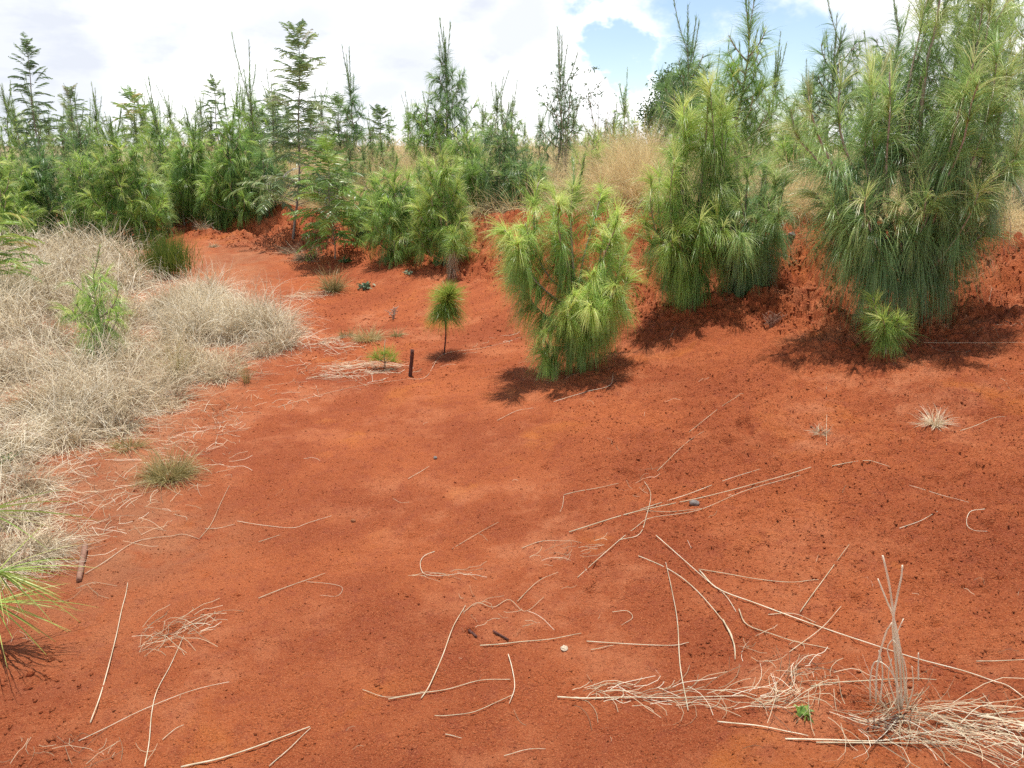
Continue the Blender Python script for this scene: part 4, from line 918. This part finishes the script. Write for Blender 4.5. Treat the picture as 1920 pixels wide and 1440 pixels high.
# standing dry stalks at lower right
b = hit(1690, 1335); rng = np.random.default_rng(33)
root = empty('grass_clump', b, 'tall dry stalks standing upright from a flattened straw clump at lower right', 'grass clump')
sg = Geo()
for r0, pl in [(.0028, [(1690, 1330), (1688, 1260), (1678, 1180), (1671, 1120), (1664, 1080), (1655, 1042)]), (.0028, [(1684, 1330), (1680, 1240), (1674, 1170), (1684, 1110), (1690, 1082), (1692, 1060)]),
               (.0022, [(1700, 1320), (1690, 1230), (1676, 1160), (1664, 1130), (1652, 1100), (1646, 1085)]), (.0024, [(1642, 1315), (1645, 1250), (1660, 1190), (1672, 1168)]), (.002, [(1650, 1318), (1655, 1260), (1648, 1220)]),
               (.0018, [(1632, 1315), (1632, 1270), (1642, 1240), (1668, 1255), (1690, 1300)]), (.0018, [(1722, 1275), (1722, 1224)]), (.0016, [(1690, 1325), (1672, 1250), (1664, 1215), (1680, 1190), (1694, 1160)]), (.0016, [(1700, 1330), (1712, 1290), (1710, 1250)]),
               (.0016, [(1680, 1320), (1666, 1270), (1672, 1235)]), (.0016, [(1690, 1330), (1700, 1270), (1690, 1225), (1675, 1200)])]:
    k = len(pl); off = rng.uniform(-.1, .05)
    sg.tube(smooth_line([unp(x_, y_, b[1] + off * i / k) - b for i, (x_, y_) in enumerate(pl)], 14), r0 * 1.35, r0 * .8, 1.0, 6)
sg.build('stalk', M_straw, root, True)
tg = Geo(); tussock_geo(tg, np.zeros(3), rng, 90, .18, .045, .0016, (10, 85), (.2, 2.0), (.65, .15), .5)
tg.build('tuft', M_straw, root)

# ------------------------------------------------------------------ flattened straw litter (one stuff object)
g = Geo()
LD = .3
def litter(poly, n, L, W, box, dirn=None, tone=.7, lift=.012, spread_=.5):
    n = int(n * LD); W = W * .62
    P = scatter(poly, n, rng, box); az = rng.uniform(0, 6.28, n) if dirn is None else rng.normal(dirn, spread_, n)
    P[:, 2] += rng.uniform(.002, lift, n); l = L * rng.uniform(.3, 1.2, n); nseg = 5
    # follow the ground: build points by walking over the surface
    V = np.zeros((n, nseg + 1, 2, 3)); T = np.zeros((n, nseg + 1, 2)); x = P[:, 0].copy(); y = P[:, 1].copy(); a = az.copy(); cv = rng.normal(size=n) * np.where(rng.uniform(0, 1, n) < .25, .5, .12); tn = np.clip(rng.normal(tone - .18, .24, n), 0, 1); up = rng.uniform(.002, lift, n)
    for k in range(nseg + 1):
        z = hgt(x, y) + up + .25 * lift * np.sin(k + cv * 9)
        sx = -np.sin(a) * W * .5; sy = np.cos(a) * W * .5
        V[:, k, 0] = np.stack([x - sx, y - sy, z], -1); V[:, k, 1] = np.stack([x + sx, y + sy, z + .0008], -1); T[:, k, :] = tn[:, None]
        a = a + cv; x = x + np.cos(a) * l / nseg; y = y + np.sin(a) * l / nseg
    base = (np.arange(n) * (nseg + 1) * 2)[:, None]; k = np.arange(nseg)[None] * 2
    g.add(V.reshape(-1, 3), np.stack([base + k, base + k + 1, base + k + 3, base + k + 2], -1).reshape(-1, 4), T.ravel())
litter([(-100, 850), (230, 790), (420, 740), (480, 780), (400, 830), (380, 900), (250, 930), (150, 1010), (60, 1060), (-100, 1000)], 1500, .16, .0022, (-4, 0, 2.2, 5.5), tone=.7)
litter([(380, 640), (560, 640), (760, 690), (700, 730), (520, 770), (420, 760), (380, 700)], 700, .16, .0026, (-4, 0, 4, 8), tone=.72)
litter([(560, 700), (620, 680), (740, 680), (735, 700), (640, 712), (570, 715)], 500, .2, .003, (-3, 0, 4.5, 8), 0.1, .75, .012)
litter([(575, 645), (640, 630), (660, 655), (600, 660)], 250, .18, .0032, (-3, 0, 5, 9), 0.1, .75, .02)
litter([(510, 562), (545, 548), (605, 548), (600, 560), (545, 566)], 300, .2, .004, (-4, 0, 6, 10), .15, .8, .03, .3)
litter([(940, 660), (1140, 650), (1150, 705), (1000, 725)], 300, .12, .0016, (-1, 2, 4, 8), None, .42, .015)
litter([(1200, 500), (1480, 440), (1490, 520), (1330, 580), (1220, 570)], 420, .14, .0018, (.5, 4, 4.5, 9), None, .40, .015)
litter([(1500, 580), (1850, 560), (1880, 640), (1700, 690), (1520, 650)], 420, .14, .0018, (1.5, 5, 4, 8), None, .42, .015)
litter([(330, 420), (560, 430), (700, 460), (640, 500), (420, 460)], 260, .16, .003, (-6, 0, 8, 14), None, .42, .015)
litter([(-100, 850), (300, 800), (480, 760), (420, 900), (300, 1000), (160, 1060), (40, 1100)], 1500, .15, .002, (-4, 0, 2.2, 6), tone=.85)
litter([(455, 535), (500, 520), (545, 530), (500, 545)], 70, .14, .004, (-4, 0, 7, 11), None, .6, .02)
litter([(235, 1190), (380, 1160), (385, 1190), (300, 1215), (250, 1250)], 170, .14, .0022, (-2, 0, 1.8, 3.2), .5, .7, .025, .7)
litter([(1050, 1290), (1300, 1290), (1500, 1310), (1480, 1340), (1250, 1335), (1060, 1318)], 300, .16, .002, (-.5, 2, 1.6, 3), .05, .8, .02, .5)
litter([(1440, 1270), (1560, 1260), (1570, 1310), (1450, 1330)], 180, .13, .0022, (.3, 2, 1.6, 3), None, .8, .04)
litter([(1540, 1340), (1820, 1320), (1900, 1390), (1700, 1400), (1560, 1390)], 330, .26, .002, (.5, 3, 1.5, 3), -.25, .75, .03, .5)
litter([(1700, 1340), (1920, 1360), (1990, 1440), (1800, 1410)], 170, .22, .0022, (.5, 3, 1.5, 3), -.5, .75, .03, .3)
litter([(1340, 1180), (1520, 1200), (1500, 1270), (1380, 1260)], 110, .12, .0016, (0, 2, 1.6, 3.2), None, .65)
litter([(860, 1120), (990, 1120), (1000, 1200), (900, 1230)], 60, .12, .0016, (-1, 1, 1.8, 3.2), None, .72)
litter([(980, 1040), (1120, 1010), (1120, 1040), (1000, 1070)], 80, .1, .0015, (-1, 1, 2, 4), .4, .7)
litter([(760, 1080), (880, 1068), (870, 1082), (780, 1090)], 45, .12, .0016, (-1, 1, 2, 4), .1, .75, .01, .3)
litter([(1160, 890), (1230, 880), (1220, 940), (1170, 950)], 50, .12, .0016, (-1, 2, 2, 5), None, .7)
litter([(0, 1380), (150, 1390), (300, 1400), (290, 1460), (0, 1460)], 110, .1, .0016, (-2.5, 0, 1.3, 2.5), None, .65)
litter([(-50, 1000), (160, 990), (180, 1130), (40, 1200), (-50, 1180)], 150, .14, .0018, (-3, 0, 2, 4), None, .65)
litter([(740, 700), (900, 640), (1040, 600), (1045, 612), (900, 665), (760, 712)], 60, .14, .0026, (-2, 2, 4, 9), .25, .7, .015, .3)
litter([(0, 1000), (1920, 1000), (1920, 1440), (0, 1440)], 130, .06, .0013, (-3, 3, 1.5, 4), None, .75)
litter([(400, 760), (1920, 620), (1920, 1000), (400, 1000)], 170, .09, .0016, (-3, 5, 2.5, 7), None, .7)
litter([(1460, 600), (1920, 460), (1920, 620), (1500, 700)], 70, .16, .002, (1, 5, 4, 8), .3, .65, .01, .6)
tag(g.build('straw_litter', M_straw), 'fine broken straw scattered flat over the red soil', 'straw litter', kind='stuff')

# ------------------------------------------------------------------ single fallen stems
def stem(pl, r, label, lift=.004, tone=None, rise=0.0, name='dry_stem', mat=None, cat='dry stem'):
    r = r * .54; tone = tone or .66 + .3 * ((pl[0][0] * 13 + pl[0][1] * 7) % 10) / 10
    P = np.array([hit(x_, y_) for x_, y_ in pl]); P = smooth_line(P, max(8, 4 * len(pl)))
    zz = hgt(P[:, 0], P[:, 1]); P[:, 2] = np.maximum(P[:, 2], zz) + r + lift
    for _ in range(8): P[1:-1, 2] = (P[:-2, 2] + P[1:-1, 2] * 2 + P[2:, 2]) / 4
    P[:, 2] += max(0, float(np.quantile(zz + r - P[:, 2], .85)))
    P[:, 2] += rise * np.linspace(0, 1, len(P)) ** 2
    g = Geo(); c = P[0].copy(); g.tube(P - c, r, r * .55, tone, 6)
    o = g.build(name, mat or M_straw, None, True); o.location = tuple(c); return tag(o, label, cat)
STEMS = [
    (.0034, [(170, 1358), (190, 1300), (215, 1210), (228, 1150), (236, 1120), (240, 1095)], 'long straight pale straw with a seed spike at lower left'),
    (.0022, [(148, 1392), (200, 1368), (270, 1333), (350, 1303), (430, 1281)], 'thin straw crossing the bent one at lower left'),
    (.003, [(272, 1440), (280, 1395), (285, 1340), (295, 1300), (320, 1250), (345, 1195)], 'bent straw running down from the curled straw heap to the bottom edge'),
    (.0048, [(340, 1442), (400, 1430), (460, 1411), (520, 1389), (581, 1366)], 'thick pale split straw at the bottom left of the middle'),
    (.003, [(505, 1440), (545, 1405), (583, 1368)], 'straw folded back from the tip of the thick split one'),
    (.0022, [(375, 1011), (395, 985), (415, 945), (430, 912)], 'thin straight straw right of the spiky grass cushion'),
    (.0022, [(385, 993), (410, 992), (440, 985)], 'short straw touching the foot of the thin straight one'),
    (.0022, [(445, 979), (500, 988), (550, 991), (580, 982), (622, 969)], 'thin straw bent in a shallow V left of the middle'),
    (.0026, [(485, 1018), (505, 1012), (526, 1005)], 'very short stubby straw below the shallow V'),
    (.0024, [(160, 1078), (200, 1055), (248, 1022), (285, 1011), (320, 1008), (345, 1004), (375, 1013)], 'wavy straw leading from the brown stick to the right'),
    (.003, [(485, 1124), (530, 1106), (570, 1092), (610, 1077)], 'straight straw left of a thin loop, lower left of the middle'),
    (.0016, [(575, 1093), (620, 1097), (642, 1105), (632, 1119), (600, 1118)], 'thin straw loop at the end of the straight straw'),
    (.0036, [(790, 1312), (808, 1285), (830, 1230), (850, 1180), (873, 1138)], 'slender leaning straw left of centre near the bottom'),
    (.0028, [(815, 1036), (795, 1045), (788, 1060), (795, 1078), (820, 1083), (860, 1078)], 'straw curled like a hook in the middle of the bare soil'),
    (.0018, [(848, 1031), (900, 1000), (935, 981)], 'thin straight straw above the hook'),
    (.0034, [(900, 1213), (960, 1210), (1030, 1202), (1090, 1190)], 'straight straw beside the white lump'),
    (.003, [(953, 1230), (960, 1255), (965, 1290), (955, 1322)], 'short upright curved straw below the middle'),
    (.003, [(728, 1314), (790, 1303), (840, 1295), (900, 1280), (957, 1277)], 'long low straw reaching the short curved one from the left'),
    (.0026, [(815, 1345), (840, 1346), (885, 1340), (930, 1320), (963, 1305)], 'curving straw below the long low one'),
    (.003, [(1057, 930), (1110, 920), (1160, 908)], 'straw with a node and hanging rootlet above the long bundle'),
    (.0018, [(1057, 932), (1055, 950), (1050, 962)], 'short rootlet hanging from the noded straw'),
    (.0046, [(1067, 1000), (1190, 965), (1300, 940), (1420, 912), (1520, 885)], 'longest thick straw of the bundle pointing up right by the grey stone'),
    (.003, [(1200, 958), (1290, 930), (1370, 902), (1425, 882)], 'upper straw of the bundle by the grey stone'),
    (.0028, [(1083, 1085), (1140, 1035), (1190, 993), (1220, 975), (1310, 958), (1400, 922), (1500, 893)], 'long curved straw of the bundle passing under the grey stone'),
    (.0028, [(1160, 1015), (1198, 1005), (1212, 970), (1220, 930), (1208, 905)], 'crooked straw crossing the bundle from top to bottom'),
    (.0026, [(1210, 960), (1260, 962), (1320, 957)], 'short level straw inside the bundle'),
    (.0034, [(1560, 876), (1620, 870), (1645, 871), (1668, 877)], 'lone arched straw right of the bundle tips'),
    (.002, [(1705, 912), (1760, 928), (1816, 944)], 'thin straw slanting down on the right slope'),
    (.0024, [(1686, 993), (1725, 980), (1758, 961)], 'short rising straw on the right slope'),
    (.0024, [(1845, 962), (1818, 965), (1812, 985), (1825, 998), (1850, 1003)], 'root like straw curved as a bracket near the right edge'),
    (.003, [(1500, 1150), (1550, 1080), (1592, 1024)], 'straight straw leaning right above the longest crossing stem'),
    (.0024, [(1480, 1225), (1540, 1180), (1577, 1139)], 'thin straight straw crossing the longest lower stem'),
    (.003, [(1310, 1070), (1360, 1078), (1420, 1090), (1490, 1096), (1535, 1090)], 'sagging straw above the longest crossing stem'),
    (.0042, [(1312, 1073), (1345, 1105), (1420, 1137), (1500, 1167), (1600, 1200), (1700, 1232), (1800, 1262), (1860, 1280), (1890, 1290), (1920, 1312)], 'longest stem running diagonally to the right edge'),
    (.003, [(1230, 1007), (1280, 1050), (1330, 1095), (1360, 1120), (1380, 1150)], 'stem from the left joining the start of the longest one'),
    (.0036, [(1197, 1045), (1260, 1075), (1300, 1105), (1345, 1155), (1370, 1190), (1378, 1230)], 'stem ending in a drooping seed head'),
    (.0034, [(1290, 1335), (1275, 1250), (1270, 1170), (1260, 1110), (1248, 1057)], 'long stem lying nearly straight up and down right of the middle'),
    (.0034, [(1385, 1145), (1400, 1175), (1450, 1195), (1500, 1208), (1555, 1220)], 'stem with a hooked start below the longest one'),
    (.003, [(1100, 1205), (1200, 1212), (1265, 1213), (1292, 1207)], 'level straw left of the up and down stem'),
    (.0024, [(1108, 1221), (1130, 1217), (1150, 1213)], 'short straw just under the left end of the level straw'),
    (.0044, [(1045, 1310), (1100, 1313), (1180, 1311), (1280, 1313), (1400, 1308)], 'thick pale straw along the litter row at the bottom'),
    (.0036, [(1520, 1290), (1600, 1280), (1700, 1277), (1755, 1278)], 'straw crossing in front of the standing stalks'),
    (.0036, [(1345, 1356), (1420, 1365), (1480, 1375), (1515, 1383)], 'whitish straw low at the bottom right of the middle'),
    (.0042, [(1472, 1389), (1550, 1392), (1650, 1392), (1740, 1376)], 'upper of the two white straws along the bottom edge'),
    (.004, [(1530, 1396), (1660, 1398), (1800, 1397)], 'lower of the two white straws along the bottom edge'),
    (.003, [(1830, 1243), (1880, 1242), (1925, 1240)], 'level straw at the right edge above the diagonal stem end'),
    (.0032, [(1840, 1345), (1925, 1336)], 'level straw at the right edge in the bottom corner'),
    (.0022, [(1895, 1385), (1868, 1340), (1842, 1303)], 'thin straw sloping into the bottom right corner'),
    (.0032, [(1038, 755), (1100, 738), (1143, 725), (1150, 700)], 'bent straw on the soil below the middle pine'),
    (.0024, [(1292, 812), (1340, 775), (1388, 742)], 'thin straw rising right on the slope below the overhanging pair'),
    (.0024, [(1232, 885), (1280, 840), (1320, 810)], 'thin straw below and left of the rising one'),
    (.0026, [(1550, 835), (1549, 805), (1550, 780)], 'short straw pointing straight up the right slope'),
    (.0026, [(1800, 812), (1840, 800), (1885, 782)], 'straw near the right edge above the bare slope'),
    (.002, [(978, 1030), (1020, 1018), (1065, 1017), (1090, 1020)], 'arched thin straw in the centre of the bare soil'),
    (.0022, [(970, 1130), (1010, 1092), (1047, 1075)], 'bent thin straw above the curly straw ring'),
    (.0024, [(870, 1150), (895, 1133), (925, 1142), (955, 1128), (985, 1148), (1020, 1122)], 'wavy straw forming the top of the curly ring'),
    (.0024, [(1730, 649), (1820, 648), (1920, 644)], 'long level straw in the shade at the right edge'),
    (.0022, [(520, 765), (600, 742), (690, 722), (765, 712)], 'long thin straw leading towards the charred stake'),
    (.0022, [(765, 712), (800, 708), (830, 668), (900, 655), (960, 640)], 'straw passing the foot of the round headed sapling'),
    (.0022, [(932, 790), (970, 772), (1000, 768)], 'thin straw on the soil in the centre of the slope'),
    (.0024, [(765, 900), (790, 885), (805, 876)], 'forked short twig on the bare soil left of centre'),
    (.0022, [(1440, 1155), (1490, 1155), (1530, 1170)], 'short thin straw tucked under the longest stem'),
    (.002, [(680, 1296), (730, 1310), (800, 1298)], 'thin straw leading into the long low one'),
    (.0022, [(1800, 520), (1830, 527), (1842, 520)], 'short pale straw on the shaded slope at right'),
    (.0024, [(1710, 575), (1745, 555), (1782, 552)], 'pale straw beside the shadow of the biggest pine'),
    (.002, [(1255, 640), (1262, 625), (1267, 612)], 'small forked straw on the slope below the hollow'),
    (.0024, [(835, 1380), (850, 1383), (866, 1387)], 'short white straw near the bottom'),
    (.002, [(945, 1420), (985, 1410), (1023, 1407)], 'thin straw at the bottom edge in the middle'),
    (.0024, [(305, 1390), (330, 1370), (345, 1362)], 'short twig right of the bottom straw curl'),
    (.002, [(1148, 1150), (1175, 1148), (1186, 1160), (1165, 1175)], 'small straw curved like a D right of centre'),
]
for r, pl, lab in STEMS: stem(pl, r, lab)
# seed head on the drooping stem
stem([(1355, 1165), (1368, 1190), (1377, 1215), (1378, 1240)], .005, 'shaggy seed head lying at the end of the drooping stem', tone=.7, name='seed_head', cat='seed head')

# ------------------------------------------------------------------ stake, sticks, stone and small things
def stick(name, a, b, r0, r1, mat, label, cat, seed, n=9, jit=.08, bend=.01):
    rng = np.random.default_rng(seed); g = Geo(); a = np.array(a); b = np.array(b); t = np.linspace(0, 1, n)[:, None]
    P = (b - a) * t + bend * np.linalg.norm(b - a) * np.cumsum(rng.normal(size=(n, 3)), 0) * .4; P[0] = 0
    g.tube(P, r0, r1, .5, 10, rng, jit); o = g.build(name, mat, None, True); o.location = tuple(a); return tag(o, label, cat)
a = hit(768, 706); t_ = unp(774, 656, a[1] + .02)
stick('wooden_stake', a - [0, 0, .04], t_, .0135, .0125, M_char, 'short charred wooden stake standing tilted in the red soil', 'stake', 1)
a = hit(149, 1092) + [0, 0, .010]; t_ = hit(163, 1032) + [0, 0, .022]
stick('stick', a, t_, .0105, .0115, M_stick, 'reddish brown stick lying at the edge of the dry grass at lower left', 'stick', 2)
a = hit(925, 1186) + [0, 0, .006]; stick('stick', a, hit(953, 1202) + [0, 0, .006], .004, .003, M_char, 'small dark stick in the hollow of the curly straw ring', 'stick', 3)
stick('stick', hit(880, 1185) + [0, 0, .003], hit(893, 1196) + [0, 0, .006], .005, .004, M_char, 'dark bark bit left of the small dark stick', 'stick', 4)
def rock(px, py, sx, sy, sz, mat, label, name, cat, seed, sink=.3):
    p = hit(px, py); rng = np.random.default_rng(seed); nu, nv = 22, 14
    u, v = np.meshgrid(np.linspace(0, 2 * np.pi, nu, endpoint=False), np.linspace(-1.45, 1.45, nv), indexing='ij')
    d = np.stack([np.cos(v) * np.cos(u), np.cos(v) * np.sin(u), np.sin(v)], -1)
    k = 1 + .22 * noise2(d[..., 0] * 2 + seed, d[..., 1] * 2 + d[..., 2], seed) * 2 + .08 * noise2(d[..., 0] * 6, d[..., 1] * 6 + d[..., 2] * 5, seed + 3)
    V = d * k[..., None] * [sx, sy, sz]; V = V.reshape(-1, 3)
    i = np.arange(nu)[:, None]; j = np.arange(nv - 1)[None]; i2 = (i + 1) % nu
    q = np.stack([i * nv + j, i2 * nv + j, i2 * nv + j + 1, i * nv + j + 1], -1).reshape(-1, 4)
    o = mesh_obj(name, V, q, mat, None, np.full(len(V), .5), True); o.location = (p[0], p[1], p[2] + sz * (1 - sink)); o.rotation_euler = (0, 0, seed)
    return tag(o, label, cat)
M_stone = bark_mat('grey_stone', (.09, .07, .06), (.26, .22, .19), 45)
M_white = bark_mat('chalky_white', (.36, .25, .16), (.62, .52, .38), 160)
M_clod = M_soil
rock(1302, 948, .022, .016, .013, M_stone, 'small grey stone beside the straw bundle', 'stone', 'stone', 3)
rock(1058, 1218, .014, .012, .006, M_white, 'whitish crumbly lump on the soil right of centre', 'lump', 'lump', 5)
rock(1484, 447, .03, .03, .028, M_stone, 'dark grey stone lodged in the bank under the brink', 'stone', 'stone', 6)
rock(816, 860, .012, .01, .008, M_stone, 'tiny dark pebble above the forked short twig', 'pebble', 'pebble', 8)
rock(662, 978, .012, .009, .007, M_clod, 'tiny brown pebble left of centre', 'pebble', 'pebble', 9)

def rosette(px, py, r, label, seed, n=22, h=.06, mat=None):
    p = hit(px, py); rng = np.random.default_rng(seed); g = Geo(); az = rng.uniform(0, 6.28, n); el = np.radians(rng.uniform(15, 70, n))
    D = np.stack([np.cos(el) * np.cos(az), np.cos(el) * np.sin(az), np.sin(el)], -1)
    P = np.stack([rng.normal(size=n) * r * .4, rng.normal(size=n) * r * .4, rng.uniform(0, h * .6, n)], -1)
    g.ribbons(P, D, r * rng.uniform(.6, 1.1, n), r * .38, 1.0, rng.uniform(0, 1, n), rng, 4, .1, tip=.2)
    o = g.build('weed', mat or M_weed); o.location = tuple(p); tag(o, label, 'weed')
rosette(685, 542, .07, 'grey green leafy weed right of the upright olive tussock', 1, 42, .08)
rosette(766, 515, .045, 'smaller grey green weed below the mop shaped pine clump', 2, 22)
rosette(1508, 1340, .028, 'small bright green weed in the straw near the bottom', 3, 26, .02, M_fernlight)
rosette(12, 868, .05, 'dark green leafy weed under the grass at the left edge', 4, 26, .06, M_broad)
rosette(650, 492, .08, 'low green weed in the shade of the ferny sapling', 5, 30, .05, M_broad)
scraggly(1445, 0, 585, 'little grey dead twiggy bush at the edge of the hollow', 501, basepy=616, wid=.07, stems=16, leaves=0, name='dead_bush', barkm=M_stick)
scraggly(738, 0, 575, 'thin dead reddish twigs standing on the flat left of the sapling', 502, basepy=598, wid=.1, stems=6, leaves=0, name='dead_bush', barkm=M_root)
# roots hanging from the brink
def hang(pl, Y, r, label):
    P = np.array([unp(x_, y_, Y) for x_, y_ in pl]); c = P[0].copy(); g = Geo(); g.tube(smooth_line(P - c, 16), r, r * .4, .5, 6)
    o = g.build('hanging_root', M_root, None, True); o.location = tuple(c); tag(o, label, 'root')
q = hit(1520, 500)
hang([(1508, 398), (1516, 425), (1512, 455), (1524, 480), (1514, 500)], q[1] + .1, .003, 'pale root hanging down the bank left of the biggest pine')
hang([(1524, 400), (1540, 430), (1548, 455), (1560, 480)], q[1] + .1, .0025, 'second pale root slanting right down the bank')
q = hit(1883, 478)
hang([(1884, 405), (1881, 440), (1884, 484)], q[1] + .02, .004, 'pale root dangling under the grass near the right edge')
hang([(1893, 408), (1895, 440), (1890, 470)], q[1] + .02, .003, 'thin root dangling right of the thicker one')
q = hit(1172, 440)
hang([(1205, 372), (1192, 395), (1180, 418), (1170, 440)], q[1] + .1, .005, 'grey root slanting down the bank between the middle pine and the hollow')

# crumbs of soil on the surface
def clods():
    rng = np.random.default_rng(8); ico_v = nrm(np.array([(0, 0, 1), (1, 0, .1), (0, 1, -.1), (-1, 0, .1), (0, -1, 0), (0, 0, -1.)])); tri = np.array([(0, 1, 2), (0, 2, 3), (0, 3, 4), (0, 4, 1), (5, 2, 1), (5, 3, 2), (5, 4, 3), (5, 1, 4)])
    P = []; S = []
    for poly, n, s_, box in [([(0, 700), (1920, 640), (1920, 1500), (0, 1500)], 14000, .0021, (-3.2, 4, 1.5, 6)), ([(1000, 700), (1920, 600), (1920, 1440), (1400, 1440)], 9000, .0028, (0, 4.5, 1.5, 6)),
                             ([(1200, 420), (1920, 460), (1920, 660), (1180, 600)], 9000, .0065, (.8, 5, 5, 8)), ([(340, 400), (860, 420), (960, 410), (960, 520), (600, 500), (340, 440)], 3600, .009, (-7, 0, 7.5, 14)),
                             ([(560, 520), (1200, 480), (1300, 620), (900, 740), (560, 700)], 6000, .0042, (-3, 2, 5, 10)), ([(-60, 1440), (-60, 1230), (180, 1230), (160, 1400), (120, 1450)], 90, .006, (-2.5, 0, 1.4, 3))]:
        p = scatter(poly, n, rng, box); P.append(p); S.append(s_ * rng.lognormal(0, .45, n))
    P = np.concatenate(P); S = np.concatenate(S); n = len(P)
    V = ico_v[None] * S[:, None, None] * (1 + .35 * rng.normal(size=(n, 6, 1))) * [1, 1, .7]; a = rng.uniform(0, 6.28, n); ca, sa = np.cos(a)[:, None], np.sin(a)[:, None]
    V = np.stack([V[..., 0] * ca - V[..., 1] * sa, V[..., 0] * sa + V[..., 1] * ca, V[..., 2]], -1) + P[:, None] + [0, 0, .001]
    T = (tri[None] + (np.arange(n) * 6)[:, None, None]).reshape(-1, 3)
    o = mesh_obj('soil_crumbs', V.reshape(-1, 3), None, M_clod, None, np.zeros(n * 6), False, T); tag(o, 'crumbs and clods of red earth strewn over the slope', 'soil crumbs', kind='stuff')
clods()
